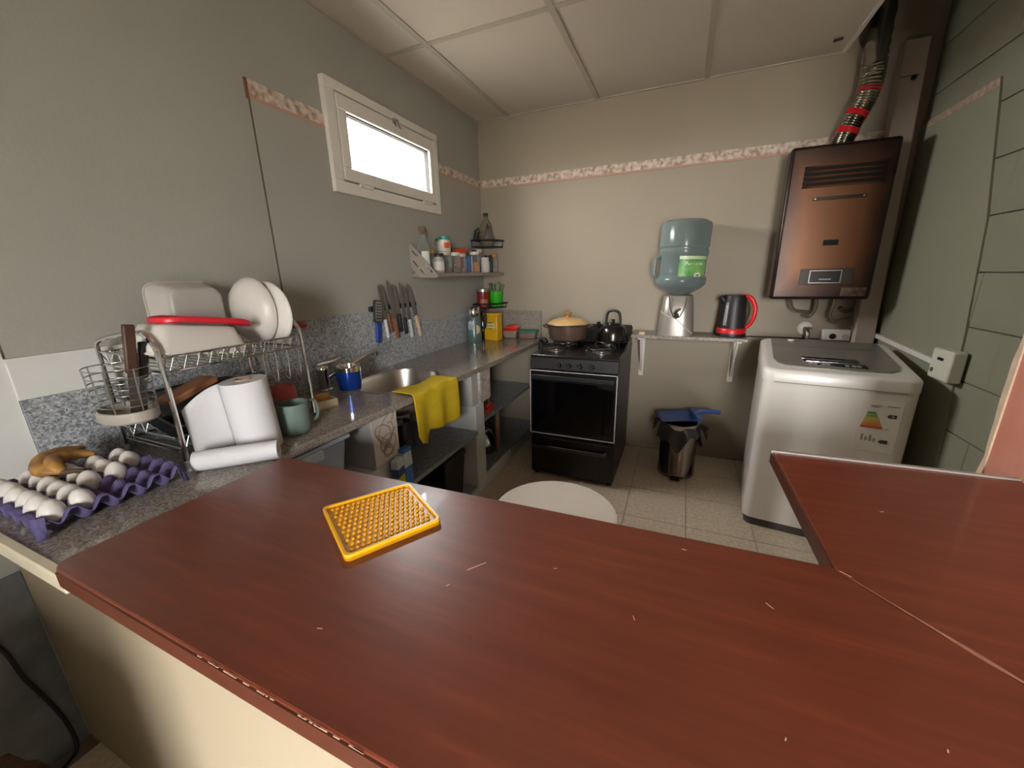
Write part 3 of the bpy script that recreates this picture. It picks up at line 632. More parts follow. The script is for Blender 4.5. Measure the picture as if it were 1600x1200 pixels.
# pipes below
hp = thing('copper_pipes', 'bent water and gas pipes hanging below the water heater', 'pipe', (2.345, -.1, 1.2))
M_pipe = mat('pipe_grey', '#8A7C70', .35, metal=.8)
B().sweep(arc([(-.105, 0, .03), (-.10, 0, -.03), (-.075, 0, -.075), (-.02, 0, -.085), (.02, .0, -.09)], 5), .009, 8).obj('pipe', M_pipe, hp)
B().sweep(arc([(.02, 0, .03), (.035, 0, -.03), (.03, 0, -.08), (.005, 0, -.115), (-.02, 0, -.10)], 5), .010, 8).obj('pipe', M_pipe, hp)
B().sweep(arc([(.125, 0, .03), (.122, 0, -.04), (.115, 0, -.10), (.14, 0, -.145), (.18, .01, -.135), (.22, .03, -.128)], 5), .010, 8).obj('pipe', M_pipe, hp)
B().sweep(arc([(.17, .05, -.06), (.21, .055, -.085), (.24, .06, -.07)], 5), .012, 8).obj('cable_loop', mat('cable_olive', '#4F4A3A', .6), hp)
tapw = thing('wall_tap', 'washing machine tap with round white flange on the back wall', 'tap', (2.365, 0, 1.0))
B().lathe([(.042, 0), (.042, .006), (.03, .014), (0, .014)], 24, Matrix.Rotation(PI/2, 4, 'X')).obj('flange', M_pvc, tapw)
B().sweep([(0, -.01, 0), (0, -.05, -.002), (.005, -.07, -.02), (.005, -.07, -.06)], [.012, .014, .014, .012], 10).obj('spout', M_pipe, tapw)
B().box(-.004, .03, -.055, -.04, -.004, .012).obj('lever', M_chrome, tapw, bevel=.002)
so2 = thing('socket_box', 'white surface socket box on the back wall behind the washing machine', 'socket', (2.54, 0, .965))
B().box(-.085, .062, -.045, 0, -.035, .035).obj('housing', M_pvc, so2, bevel=.006)
B().cyl((-.03, -.047, -.008), (-.03, -.044, -.008), .018, n=16).obj('socket', M_slot, so2)
B().cyl((.035, -.047, -.008), (.035, -.044, -.008), .018, n=16).obj('socket', mat('socket_grey', '#B4ABA1', .5), so2)
# flue
fu = thing('flue_pipe', 'crinkled aluminium flue pipe with red tape bands above the heater', 'flue', (2.36, -.12, 2.02))
cl = arc([(-.01, 0, 0), (.005, 0, .07), (.03, 0, .15), (.06, 0, .23), (.075, 0, .33), (.07, 0, .5), (.07, 0, 1.15)], 14)
b = B(); nn_ = len(cl); dense = []
rads = []
for i, p in enumerate(cl):
    dense.append(p); rads.append(.046 + (.0045 if i % 2 else -.001) + min(.006, i*.0001))
b.sweep(dense, rads, 20); b.obj('tube', mat('alu_foil', '#A8A296', .25, metal=1, vary=.1, scale=30), fu, smooth=60)
for i in (17, 31, 49):
    p, q = cl[i], cl[i+1]; d = (q-p).normalized()
    B().sweep([p-d*.014, p+d*.014], .0535, 22).obj('tape_band', M_red, fu)
# trunking and switch box on the right wall
du = thing('cable_trunking', 'white cable trunking sloping along the right wall to the switch box', 'trunking', (XR-.008, 0, 0))
B().hexa([(-.022, -.02, .965), (0, -.02, .965), (0, -.77, .930), (-.022, -.77, .930)], [(-.022, -.02, .99), (0, -.02, .99), (0, -.77, .955), (-.022, -.77, .955)]).obj('channel', M_pvc, du, bevel=.003)
sw = thing('switch_box', 'white surface switch and socket box on the green right wall', 'switch', (XR-.008, -.84, .955))
B().box(-.05, 0, -.075, .075, -.068, .068).obj('housing', mat('switch_white', '#C9CABB', .4), sw, bevel=.008)
B().box(-.053, -.049, -.02, .02, .02, .032).obj('slot', M_slot, sw); B().cyl((-.053, .045, -.03), (-.049, .045, -.03), .01, n=12).obj('socket', mat('socket_dark', '#59564D', .5), sw)

# ------------------------------------------------------------------ washing machine
wm = thing('washing_machine', 'white top-loading washing machine with grey smoked lid by the right wall', 'washing machine', (2.02, -.87, 0), -math.radians(6.3))
M_wm = mat('washer_white', '#DAD5CE', .3, coat=.3); M_lidg = mat('washer_lid', '#7D7870', .2)
W, D = .595, .63
b = B(); b.prism(rrect(0, W, 0, D, .045, 6), .05, .835); b.obj('cabinet', M_wm, wm, smooth=50)
b = B(); b.prism(rrect(.012, W-.012, .012, D-.01, .04, 5), .0, .055); b.obj('plinth', mat('washer_base', '#4D4944', .6), wm, smooth=50)
# top deck: rises to the back, rolled front edge
b = B(); pf = []
outline = rrect(-.004, W+.004, -.004, D, .055, 6)
def topz(y): return .893 + .07*max(0, min(1, y/D))**1.0
rings = []
for inset, dz, lo in ((0, .80, 1), (0, 0, .4), (.006, 0, .2), (.02, 0, 0), (.04, .0, -.02)):
    ring = []
    for x, y in outline:
        cx, cy = W/2, D/2; xx = x + (cx-x)*inset*2.2; yy = y + (cy-y)*inset*2.2
        z = .836 if lo == 1 else topz(yy) - .028*lo*(1.2 if lo > 0 else 0)
        ring.append(b.bm.verts.new((xx, yy, z)))
    rings.append(ring)
for A, Dd in zip(rings, rings[1:]):
    for k in range(len(A)): b.bm.faces.new((A[k], A[(k+1) % len(A)], Dd[(k+1) % len(A)], Dd[k]))
b.bm.faces.new(rings[-1]); b.obj('top_deck', M_wm, wm, smooth=60)
def T(x, y, h=.003): return (x, y, topz(y)+h)
b = B()
poly = [(.045, .19), (.06, .12), (.09, .085), (.2, .072), (.39, .072), (.50, .085), (.535, .12), (.55, .19), (.545, .60), (.05, .60)]
lo = [b.bm.verts.new(T(x, y, -.004)) for x, y in poly]; hi = [b.bm.verts.new(T(x, y, .005)) for x, y in poly]
b.bm.faces.new(hi); b.bm.faces.new(lo[::-1])
for i in range(len(poly)): b.bm.faces.new((lo[i], lo[(i+1) % len(poly)], hi[(i+1) % len(poly)], hi[i]))
lid = b.obj('lid', M_lidg, wm, smooth=30, bevel=.002)
def tq(x0, x1, y0, y1, h, name, m, par): 
    return B().hexa([T(x0, y0, h-.003), T(x1, y0, h-.003), T(x1, y1, h-.003), T(x0, y1, h-.003)], [T(x0, y0, h), T(x1, y0, h), T(x1, y1, h), T(x0, y1, h)]).obj(name, m, par, smooth=0)
tq(.19, .42, .105, .155, .007, 'control_strip', mat('control_dark', '#25221F', .25), lid)
for x in (.215, .25, .27, .345, .37, .39): tq(x-.008, x+.008, .118, .14, .0085, 'button', mat('button_grey', '#8D8A86', .4), lid)
tq(.185, .42, .162, .168, .010, 'chrome_line', M_chrome, lid); tq(.17, .395, .205, .232, .010, 'grip', M_chrome, lid); tq(.175, .40, .172, .203, .0065, 'grip_recess', M_slot, lid)
tq(.08, .13, .128, .134, .007, 'maker_mark', mat('mark_dark', '#4A4743', .5), lid)
tq(.047, .518, .44, .446, .0062, 'hinge_line', mat('hinge_line', '#4A4641', .5), lid)
B().cyl(T(.15, .575, .004), T(.15, .575, .011), .016, n=14).obj('cap', M_pvc, wm)
# seam, energy label and prints on the front
eb_ = B().box(.40, .545, -.0012, .001, .54, .79).obj('energy_label', mat('label_clear', '#D6D0C6', .3), wm, smooth=0)
cols = ['#5E8F45', '#86A04A', '#C2B24B', '#D1A044', '#CC7F3C', '#B9562F']
for k, cc in enumerate(cols):
    zz = .735 - k*.0135; b = B(); b.hexa([(.425-.003*k, -.002, zz-.0115), (.457+.0065*k, -.002, zz-.0115), (.457+.0065*k, -.0008, zz-.0115), (.425-.003*k, -.0008, zz-.0115)], [(.426-.003*k, -.002, zz), (.454+.0065*k, -.002, zz), (.454+.0065*k, -.0008, zz), (.426-.003*k, -.0008, zz)])
    b.obj('rating_bar', mat('rating%d' % k, cc, .5), eb_, smooth=0)
M_ink = mat('print_ink', '#3A3632', .5); M_ink2 = mat('print_grey', '#8D867C', .5)
for x, z in ((.513, .72), (.502, .595)):
    B().prism([(x-.017, z), (x-.010, z+.0085), (x+.016, z+.0085), (x+.016, z-.0085), (x-.010, z-.0085)], -.002, -.0008, 'y').obj('rating_arrow', M_ink, eb_, smooth=0)
lit_text('A', .012, mat('print_white', '#E8E4DA', .5), eb_, (.517, -.0021, .72), (PI/2, 0, 0))
for x0_, x1_, zz in ((.432, .472, .763), (.49, .53, .764), (.435, .462, .757), (.50, .512, .655)): B().box(x0_, x1_, -.0018, -.0008, zz, zz+.004).obj('fine_print', M_ink2, eb_, smooth=0)
for i, (x, h) in enumerate(((.425, .03), (.44, .018), (.455, .03), (.47, .016))): B().box(x-.004, x+.004, -.0018, -.0008, .592, .592+h).obj('pictogram', M_ink2, eb_, smooth=0)
B().box(.05, W-.05, -.0045, -.001, .832, .8365).obj('seam', mat('seam_grey', '#8F8A83', .6), wm, smooth=0)

# ------------------------------------------------------------------ stool
sl = thing('round_stool', 'white round stool seat showing behind the bar', 'stool', (1.205, -1.80, 0))
B().lathe([(0, .425), (.235, .425), (.247, .432), (.25, .44), (.247, .448), (.235, .452), (0, .452)], 48).obj('seat', mat('stool_white', '#E3DACF', .45), sl)
for k in range(4):
    a = PI/4+k*PI/2; B().sweep([(.16*math.cos(a), .16*math.sin(a), .43), (.21*math.cos(a), .21*math.sin(a), 0)], .013, 10).obj('leg', M_dchrome, sl)

# ------------------------------------------------------------------ yellow soap tray / silicone mat on the bar
Pm = [Vector((.939, -2.624, 0)), Vector((1.05, -2.471, 0)), Vector((1.201, -2.564, 0)), Vector((1.106, -2.724, 0))]
c0 = sum(Pm, Vector())/4
ym = thing('dotted_mat', 'yellow plastic mat with rows of raised dots lying on the brown bar', 'mat', (c0.x, c0.y, BZ))
M_yel = mat('yellow_plastic', '#DB9A12', .35, vary=.05)
Q = [p-c0 for p in Pm]
def quad(u, v): 
    a = Q[0].lerp(Q[1], u); d_ = Q[3].lerp(Q[2], u); return a.lerp(d_, v)
def rq(k, z): 
    out = []
    for x, y in rrect(k, 1-k, k, 1-k, .06, 4): p = quad(x, y); out.append((p.x, p.y))
    return out
B().prism(rq(0, 0), 0, .007).obj('base', M_yel, ym, smooth=0)
b = B(); o_, i_ = rq(0, 0), rq(.035, 0)
n_ = len(o_)
ra = [b.bm.verts.new((*p, 0)) for p in o_]; rb_ = [b.bm.verts.new((*p, .0125)) for p in o_]; rc = [b.bm.verts.new((*p, .0125)) for p in i_]; rd = [b.bm.verts.new((*p, .006)) for p in i_]
for A, D_ in ((ra, rb_), (rb_, rc), (rc, rd)):
    for k in range(n_): b.bm.faces.new((A[k], A[(k+1) % n_], D_[(k+1) % n_], D_[k]))
b.obj('rim', mat('yellow_rim', '#EBAE1C', .3), ym, smooth=40, bevel=.0015)
b = B()
for i in range(15):
    for j in range(11):
        u, v = .09+.82*(i+.5*(j % 2))/14.5, .1+.8*j/10
        if u > .92: continue
        p = quad(u, v); b.ball((p.x, p.y, .0075), (.0042, .0042, .0045), 8)
b.obj('dots', M_yel, ym)['kind'] = 'stuff'
# ------------------------------------------------------------------ spice shelf on the left wall
SH = 1.40
ss = thing('spice_shelf', 'grey spice shelf with slotted end bracket below the window', 'shelf', (0, 0, 1.37))
M_sh = mat('shelf_grey', '#9B9289', .5, vary=.08, scale=10)
B().box(.005, .2, -1.0, -.002, .005, .03).obj('board', mat('shelf_board', '#8E857C', .5, vary=.1, scale=12), ss, smooth=0, bevel=.002)
bm = bmesh.new(); ed = []
def xzloop(P):
    v = [bm.verts.new((x, -1.006, z)) for x, z in P]; return [bm.edges.new((v[i], v[(i+1) % len(v)])) for i in range(len(v))]
ed += xzloop([(.005, .205), (.02, .205), (.2, .02), (.2, 0), (.065, 0), (.005, .065)])
for (x0, z0, x1, z1) in ((.024, .165, .055, .132), (.025, .105, .058, .068), (.105, .085, .125, .062), (.075, .052, .105, .02), (.15, .046, .163, .031)):
    d = Vector((x1-x0, z1-z0)).normalized(); n_ = Vector((-d.y, d.x))*.0045; a, c = Vector((x0, z0)), Vector((x1, z1))
    ed += xzloop([a+n_, c+n_, c-n_, a-n_])
bmesh.ops.triangle_fill(bm, use_beauty=True, use_dissolve=False, edges=ed)
r = bmesh.ops.extrude_face_region(bm, geom=bm.faces[:])
bmesh.ops.translate(bm, vec=(0, .006, 0), verts=[v for v in r['geom'] if isinstance(v, bmesh.types.BMVert)])
q = B(); q.bm.free(); q.bm = bm; br = q.obj('end_bracket', M_sh, ss, smooth=0)
for p in ((.065, .135), (.135, .055)): B().cyl((p[0], -1.011, p[1]), (p[0], -1.004, p[1]), .006, n=10).obj('screw', M_chrome, br)
M_glass = glassy('jar_glass', '#F4F6F5', .10, .05, body='#D3D8D5')
def jar(label, y, x, r, h, lidc=None, content=None, fill=.6, glass=True, bodyc=None, lidh=.018, name='jar', base=SH, band=None, cat='jar'):
    t = thing(name, label, cat, (x, y, base), 0, 'jars and tubs on the spice shelf')
    g = M_glass if glass else mat('tub_'+bodyc, bodyc, .4)
    B().lathe([(0, .001), (r*.9, .001), (r, .006), (r, h*.8), (r*.82, h*.92), (r*.82, h)], 22).obj('body', g, t, smooth=50)
    if content: B().lathe([(0, .004), (r*.9, .004), (r*.93, .01), (r*.93, h*fill), (0, h*fill+.002)], 18).obj('contents', mat('spice_'+content, content, .9, vary=.3, scale=120), t)
    if lidc: B().lathe([(r*.88, h-.003), (r*.9, h+lidh-.002), (r*.86, h+lidh), (0, h+lidh)], 22).obj('lid', mat('lid_'+lidc, lidc, .4), t)
    if band: B().lathe([(r*1.01, h*.15), (r*1.01, h*.68)], 22).obj('paper_label', mat('band_'+band, band, .6), t)
    return t
tb = thing('glass_bottle', 'tall clear glass bottle with wooden stopper at the end of the spice shelf', 'bottle', (.075, -.955, SH))
B().lathe([(0, .002), (.038, .002), (.042, .008), (.042, .15), (.036, .175), (.022, .19), (.019, .2), (.019, .25)], 24).obj('glass', M_glass, tb, smooth=50)
B().lathe([(.0, .235), (.017, .235), (.019, .25), (.024, .252), (.024, .275), (0, .276)], 18).obj('stopper', mat('stopper_wood', '#7A604E', .7), tb)
B().grid(lambda u, v: (.0428*math.cos(-1.3+1.2*u), .0428*math.sin(-1.3+1.2*u), .02+.11*v), 8, 2).obj('paper_label', M_white, tb)
jar('jar with dark lid and white label behind the slotted bracket', -.89, .14, .036, .10, '#2F2F31', None, glass=False, bodyc='#A49E97', band='#C9C5BE')
jar('jar with yellow lid standing at the back by the tall bottle', -.865, .05, .042, .125, '#C98F25', '#B9A98C', .7)
jar('large clear jar half filled with brown spice', -.80, .13, .046, .115, '#B7B1A5', '#5E4A38', .28)
tub = jar('white tub with green lid and orange print on top of a jar', -.80, .13, .042, .075, '#2F8676', None, glass=False, bodyc='#CFC8BF', base=SH+.134, name='tub', cat='tub')
B().grid(lambda u, v: (.0432*math.cos(-1.0+1.0*u), .0432*math.sin(-1.0+1.0*u), .02+.035*v), 8, 2).obj('print', mat('orange_print', '#D4592C', .5), tub)
B().sweep(arc([(-.03, -.03, .08), (-.045, -.03, .07), (-.048, -.03, .04)], 4), .005, 6).obj('strap', M_blackp, tub)
jar('clear jar with pale lid and tan seeds beside the large clear jar', -.69, .14, .040, .115, '#C9C2B6', '#7A5E46', .3)
jar('clear jar with black lid at the back of the spice shelf', -.622, .048, .036, .15, '#1E1C1B', '#6B5A48', .5)
jar('narrow clear jar with brown grains beside the blue packet', -.612, .15, .034, .11, '#A8A197', '#8A6A4C', .25)
rp = thing('spice_packet', 'open orange-red packet leaning among the spice jars', 'packet', (.10, -.53, SH))
B().hexa([(-.02, -.045, 0), (.02, -.045, 0), (.02, .03, 0), (-.02, .03, 0)], [(-.03, -.055, .165), (.02, -.05, .16), (.02, .045, .178), (-.03, .045, .178)]).obj('pouch', mat('packet_red', '#C7401E', .4), rp, bevel=.004)
bl = thing('blue_carton', 'blue and white carton standing on the spice shelf', 'carton', (.155, -.525, SH), .15)
B().box(-.022, .022, -.034, .0, 0, .115).obj('blue_half', mat('carton_blue', '#3B568E', .5), bl, bevel=.003); B().box(-.022, .022, .0, .03, 0, .115).obj('white_half', M_white, bl, bevel=.003)
jar('clear jar of orange paprika with white lid', -.42, .15, .038, .13, '#CFC8BB', '#B9742C', .55)
jar('dark narrow bottle behind the orange paprika jar', -.33, .10, .02, .15, '#1A1716', None, glass=False, bodyc='#221C19', name='bottle', cat='bottle')
jar('brown glass jar with pale lid at the back under the corner rack', -.22, .07, .042, .16, '#C5B5A5', '#5A4638', .6)
jar('short white tub with printed label on the spice shelf', -.255, .15, .038, .10, '#D0CBC5', None, glass=False, bodyc='#C9C4BE', name='tub', lidh=.012, cat='tub')
jar('dark blue jar beside the short white tub', -.15, .13, .034, .115, '#2A2622', None, glass=False, bodyc='#3C444B')
jar('clear jar with orange lid nearest the back wall', -.075, .14, .036, .125, '#C07F2A', '#A89A8A', .3)

# corner racks
def caddy(label, z, w_, hgt):
    c = thing('corner_rack', label, 'rack', (0, 0, z))
    b = B(); P = [(.012, -w_)] + [(.012+w_*math.sin(t*PI/2/10), -.012-w_*math.cos(t*PI/2/10)) for t in range(1, 10)] + [(w_, -.012)]
    for h in (0, hgt): b.sweep([(.012, -.012, h)] + [(x, y, h) for x, y in P], .004, 6, closed=True)
    for x, y in P[::3]: b.cyl((x, y, 0), (x, y, hgt), .003, n=6)
    b.obj('wire_frame', M_blackp, c)
    B().prism([(.012, -.012)] + P, -.002, .002).obj('floor_plate', M_blackp, c, smooth=0)
    b = B(); b.grid(lambda u, v: (P[0][0]+w_*math.sin(u*PI/2)*1.0, -.012-w_*math.cos(u*PI/2), hgt-.008+.012*v), 10, 1); b.obj('front_band', M_blackp, c, solid=.004)
    return c
c1 = caddy('black corner rack above the spice shelf holding a clear bottle', 1.60, .20, .05)
b = B(); b.sweep(arc([(.09, -.17, .05), (.13, -.15, .15), (.12, -.13, .17), (.14, -.12, .14), (.165, -.1, .05)], 5), .006, 6); b.obj('bail', M_blackp, c1)
b = B(); b.sweep([(.02, -.15, .05), (.03, -.14, .12), (.05, -.13, .13)], [.02, .02, .02], 6); b.obj('sponge_holder', mat('dark_green', '#23281F', .7), c1)
cb = thing('clear_bottle', 'clear bottle with black cap standing in the corner rack', 'bottle', (.085, -.085, 1.604))
B().lathe([(0, .002), (.05, .002), (.054, .01), (.054, .12), (.045, .17), (.022, .21), (.017, .22), (.017, .24)], 24).obj('shell', glassy('clear_plastic', '#E4DCD0', .3, .12, body='#A79C8F'), cb, smooth=50)
B().lathe([(.02, .232), (.02, .255), (0, .256)], 18).obj('cap', M_blackp, cb)
c2 = caddy('black corner rack below the spice shelf holding the green cup', 1.115, .22, .035)
gc = thing('green_cup', 'bright green plastic cup of utensils in the lower corner rack', 'cup', (.155, -.078, 1.118))
B().lathe([(0, .003), (.045, .003), (.052, .01), (.06, .13), (.056, .13), (.048, .012), (0, .01)], 28).obj('cup', mat('lime_plastic', '#2FA51F', .4), gc, smooth=50)
M_sage = mat('sage_silicone', '#5E7A45', .6)
for dx, dy, h, mm in ((-.01, .0, .19, M_sage), (.02, -.01, .2, M_sage), (-.03, .01, .195, M_blackp), (.025, .02, .185, M_sage)):
    B().sweep([(dx, dy, .02), (dx*1.6, dy*1.6, h-.05), (dx*2, dy*2, h)], [.006, .012, .014], 8).obj('utensil', mm, gc)
rt = thing('red_tin', 'dark red tin with silver lid in the lower corner rack', 'tin', (.072, -.155, 1.118))
B().lathe([(0, 0), (.05, 0), (.052, .004), (.052, .135), (0, .135)], 28).obj('can', mat('tin_red', '#8C1F1D', .3, col2='#6E1512', scale=8), rt)
B().lathe([(.053, .13), (.053, .15), (.045, .152), (0, .152)], 28).obj('lid', M_dchrome, rt)
B().grid(lambda u, v: (.0525*math.cos(-1.6+1.3*u), .0525*math.sin(-1.6+1.3*u), .02+.05*v), 8, 2).obj('picture', mat('tin_print', '#A5604F', .5, vary=.3, scale=40), rt)

# items in the back corner of the worktop
th = thing('thermos', 'green steel thermos flask with chrome cup on the worktop', 'thermos', (.085, -.36, HC))
B().lathe([(0, 0), (.058, 0), (.06, .006), (.06, .19), (.052, .205)], 28).obj('body', mat('thermos_green', '#5E7474', .28, metal=.35), th, smooth=50)
B().lathe([(.053, .203), (.057, .21), (.055, .27), (.045, .28), (0, .282)], 28).obj('cup', M_chrome, th, smooth=50)
B().sweep(arc([(.055, .02, .255), (.085, .03, .24), (.09, .03, .2), (.085, .03, .12), (.058, .02, .1)], 5), .01, 8).obj('handle', M_blackp, th)
B().grid(lambda u, v: (.0608*math.cos(-1.9+.9*u), .0608*math.sin(-1.9+.9*u), .1+.07*v), 8, 2).obj('sticker', mat('sticker_white', '#C5CCD0', .5, col2='#4B535E', scale=55), th)
B().grid(lambda u, v: (.0608*math.cos(-.75+.55*u*math.sin(PI*v)**.5), .0608*math.sin(-.75+.55*u*math.sin(PI*v)**.5), .065+.075*v), 8, 8).obj('sticker', mat('sticker_cream', '#CBB98C', .5), th)
dbt = thing('dark_bottle', 'dark brown bottle squeezed between thermos and yellow tin', 'bottle', (.09, -.215, HC))
B().lathe([(0, 0), (.04, 0), (.043, .006), (.043, .165), (.03, .195), (.018, .208), (.018, .243), (0, .243)], 22).obj('glass', mat('dark_glass', '#2A1512', .12), dbt, smooth=50)
yt = thing('yellow_tin', 'tall square yellow tin with a pale printed label on the worktop', 'tin', (.205, -.255, HC), -.15)
M_ytin = mat('tin_yellow', '#C79A10', .35, vary=.06, scale=6)
B().box(-.065, .065, -.04, .04, 0, .205).obj('can', M_ytin, yt, bevel=.008)
B().box(-.067, .067, -.042, .042, .203, .222).obj('lid', mat('tin_yellow_lid', '#CFA22A', .35), yt, bevel=.006)
B().box(-.045, .045, -.0415, -.0395, .105, .14).obj('label', mat('tin_label', '#CDBB7E', .5), yt, smooth=0)
lit_text('Playadito', .021, mat('tin_ink', '#3E3B22', .5), yt, (0, -.0418, .1225), (PI/2, 0, 0))
B().box(-.025, .02, -.0415, -.0395, .143, .151).obj('print', mat('tin_green', '#5C5A18', .5), yt, smooth=0); B().box(-.012, .008, -.0415, -.0395, .094, .101).obj('print', MATS['tin_green'], yt, smooth=0)
def tubware(name, label, loc, w_, d_, h_, body, lidc, tilt=0, bag=False):
    t = thing(name, label, 'food container', loc, .1)
    b = B(); b.hexa([(-w_*.43, -d_*.43, 0), (w_*.43, -d_*.43, 0), (w_*.43, d_*.43, 0), (-w_*.43, d_*.43, 0)], [(-w_/2, -d_/2, h_), (w_/2, -d_/2, h_), (w_/2, d_/2, h_), (-w_/2, d_/2, h_)])
    b.obj('box', body, t, bevel=.01)
    b = B(); b.box(-w_/2-.006, w_/2+.006, -d_/2-.006, d_/2+.006, h_, h_+.014)
    o = b.obj('lid', lidc, t, bevel=.005)
    if tilt: o.rotation_euler = (0, tilt, 0)
    return t
M_tubc = mat('clear_tub', '#8D7468', .3, vary=.1, alpha=.85)
tubware('food_container', 'clear food container with green lid by the back splashback', (.447, -.08, HC), .145, .11, .055, mat('tub_pinkish', '#7C625B', .3), mat('lid_green', '#177A62', .4))
tubware('food_container', 'food container with red lid beside the yellow tin', (.295, -.09, HC), .12, .11, .065, mat('tub_tan', '#8A776A', .3), M_red)
tag(B().hexa([(.255, -.13, HC+.079), (.36, -.14, HC+.079), (.36, -.05, HC+.079), (.255, -.05, HC+.079)], [(.26, -.125, HC+.10), (.355, -.135, HC+.118), (.345, -.06, HC+.118), (.26, -.06, HC+.10)]).obj('loose_red_cover', mat('red_lid_plastic', '#D23A2A', .35), None, bevel=.006), 'loose red plastic cover lying on the red-lidded container', 'cover')

# ------------------------------------------------------------------ knives on a magnetic bar
mb = tag(B().box(.001, .018, -1.42, -1.0, 1.192, 1.222).obj('knife_bar', M_blackp, bevel=.004), 'black magnetic knife bar on the left wall above the splashback', 'knife rack')
M_blade = mat('blade_steel', '#8A8A8A', .3, metal=.9, vary=.15, scale=20, stretch=(1, 1, .2))
def knife(label, top, bot, wb, hl, hcol, wide=1., hw=.011):
    (ty, tz), (by, bz) = top, bot
    t = thing('kitchen_knife', label, 'knife', (.022, (ty+by)/2, (tz+bz)/2), 0, 'knives on the magnetic bar')
    d = Vector((ty-by, tz-bz)); L_ = d.length; t.rotation_euler = (math.atan2(-d.x, d.y), 0, 0)
    h0 = -L_/2; h1 = h0+hl*L_
    wb *= 1.2; P = [(-wb*.5, h1), (wb*.5, h1), (wb*.5, L_/2*.45), (wb*.25, L_/2*.85), (-wb*.35, L_/2), (-wb*.5, L_/2*.9)]
    B().prism(P, -.0012, .0012, 'x').obj('blade', M_blade, t, smooth=0)
    B().prism([(-hw, h0), (hw*.9, h0+.006), (hw*.75, (h0+h1)/2), (hw, h1), (-hw, h1), (-hw*.85, (h0+h1)/2)], -.008, .009, 'x').obj('handle', mat('handle_'+hcol, hcol, .45, vary=.1, scale=30), t, bevel=.004)
    return t
knife('knife with slim white handle beside the grater', (-1.338, 1.34), (-1.30, 1.03), .018, .36, '#C9CCD2', hw=.008)
knife('knife with brown wooden handle and narrow dark blade', (-1.315, 1.345), (-1.262, 1.06), .022, .40, '#7A4F35')
knife('large knife with long brown wooden handle', (-1.253, 1.364), (-1.213, 1.015), .034, .36, '#7E5238', hw=.013)
knife('knife with black handle and pointed dark blade', (-1.206, 1.341), (-1.178, 1.05), .03, .38, '#26262A', hw=.013)
knife('long narrow knife with black handle', (-1.15, 1.351), (-1.13, 1.03), .022, .32, '#1D1D21')
knife('knife with light grey handle', (-1.108, 1.328), (-1.073, 1.0), .024, .36, '#B9BCBB')
knife('broad chef knife with pale wooden handle', (-1.072, 1.342), (-.985, 1.0), .032, .40, '#C9B197', hw=.012)
gr = thing('hand_grater', 'flat steel hand grater with blue handle hanging on the knife bar', 'grater', (.024, -1.375, 1.13), 0); gr.rotation_euler = (math.radians(-8), 0, 0)
M_gr = mat('grater_dark', '#3C3C40', .5)
b = B(); b.prism(rrect(-.036, .036, .0, .125, .015, 4), -.004, .004, 'x'); b.obj('frame', M_gr, gr)
B().prism(rrect(-.026, .026, .008, .117, .008, 3), .004, .006, 'x').obj('plate', M_dchrome, gr)
for k in range(6): B().box(.0055, .0075, -.02, .02, .02+k*.016, .026+k*.016).obj('tooth_row', M_gr, gr, smooth=0)
B().prism([(-.016, -.11), (.008, -.118), (.018, -.10), (.02, 0), (-.02, 0)], -.008, .009, 'x').obj('handle', mat('blue_handle', '#1E3F8C', .4), gr, bevel=.005)

# ------------------------------------------------------------------ tap, mate cup, soap dish, cloth
fa = thing('mixer_tap', 'chrome mixer tap with low spout behind the sink', 'tap', (.075, -1.84, HC))
B().lathe([(.034, 0), (.034, .006), (.026, .012), (.025, .085), (.028, .09), (.028, .115), (.02, .125), (0, .127)], 24).obj('body', M_chrome, fa, smooth=50)
B().sweep(arc([(.0, .0, .12), (-.005, -.02, .13), (.03, .04, .14), (.04, .07, .148)], 4), [.012]*4+[.010]*9, 8, sx=1.2).obj('lever', M_chrome, fa)
sp = B().sweep(arc([(.01, .01, .06), (.04, .07, .085), (.075, .15, .12), (.10, .22, .148), (.108, .25, .152)], 5), .011, 10).obj('spout', M_chrome, fa)
B().cyl((.106, .24, .15), (.108, .242, .128), .0115, n=12).obj('aerator', mat('aerator_dark', '#3A3A3A', .4), sp)
mt = thing('mate_cup', 'blue steel mate cup with silver rim in front of the tap', 'cup', (.195, -1.80, HC))
B().lathe([(0, 0), (.045, 0), (.048, .004), (.05, .012)], 28).obj('foot', M_chrome, mt)
B().lathe([(.05, .012), (.056, .06), (.057, .098)], 28).obj('body', mat('blue_enamel', '#163E93', .2, metal=.5), mt, smooth=50)
B().lathe([(.057, .098), (.058, .118), (.052, .12), (.048, .1), (0, .095)], 28).obj('rim', M_chrome, mt)
sd = thing('soap_dish', 'small cream box holding a sponge beside the dish rack', 'soap dish', (.265, -2.025, HC), -.25)
b = B(); b.box(-.045, .045, -.045, .045, 0, .004)
for a in ((-.045, .045, -.045, -.04), (-.045, .045, .04, .045), (-.045, -.04, -.045, .045), (.04, .045, -.045, .045)): b.box(*a, 0, .034)
b.obj('dish', mat('cream_plastic', '#CFC4AC', .5), sd, smooth=0)
sg_ = tag(B().box(.238, .288, -2.055, -1.995, HC+.006, HC+.052).obj('sponge', mat('sponge', '#B08546', .9, vary=.25, scale=60, bump=.6, bscale=120), bevel=.01), 'tan sponge sitting in the small cream box', 'sponge')
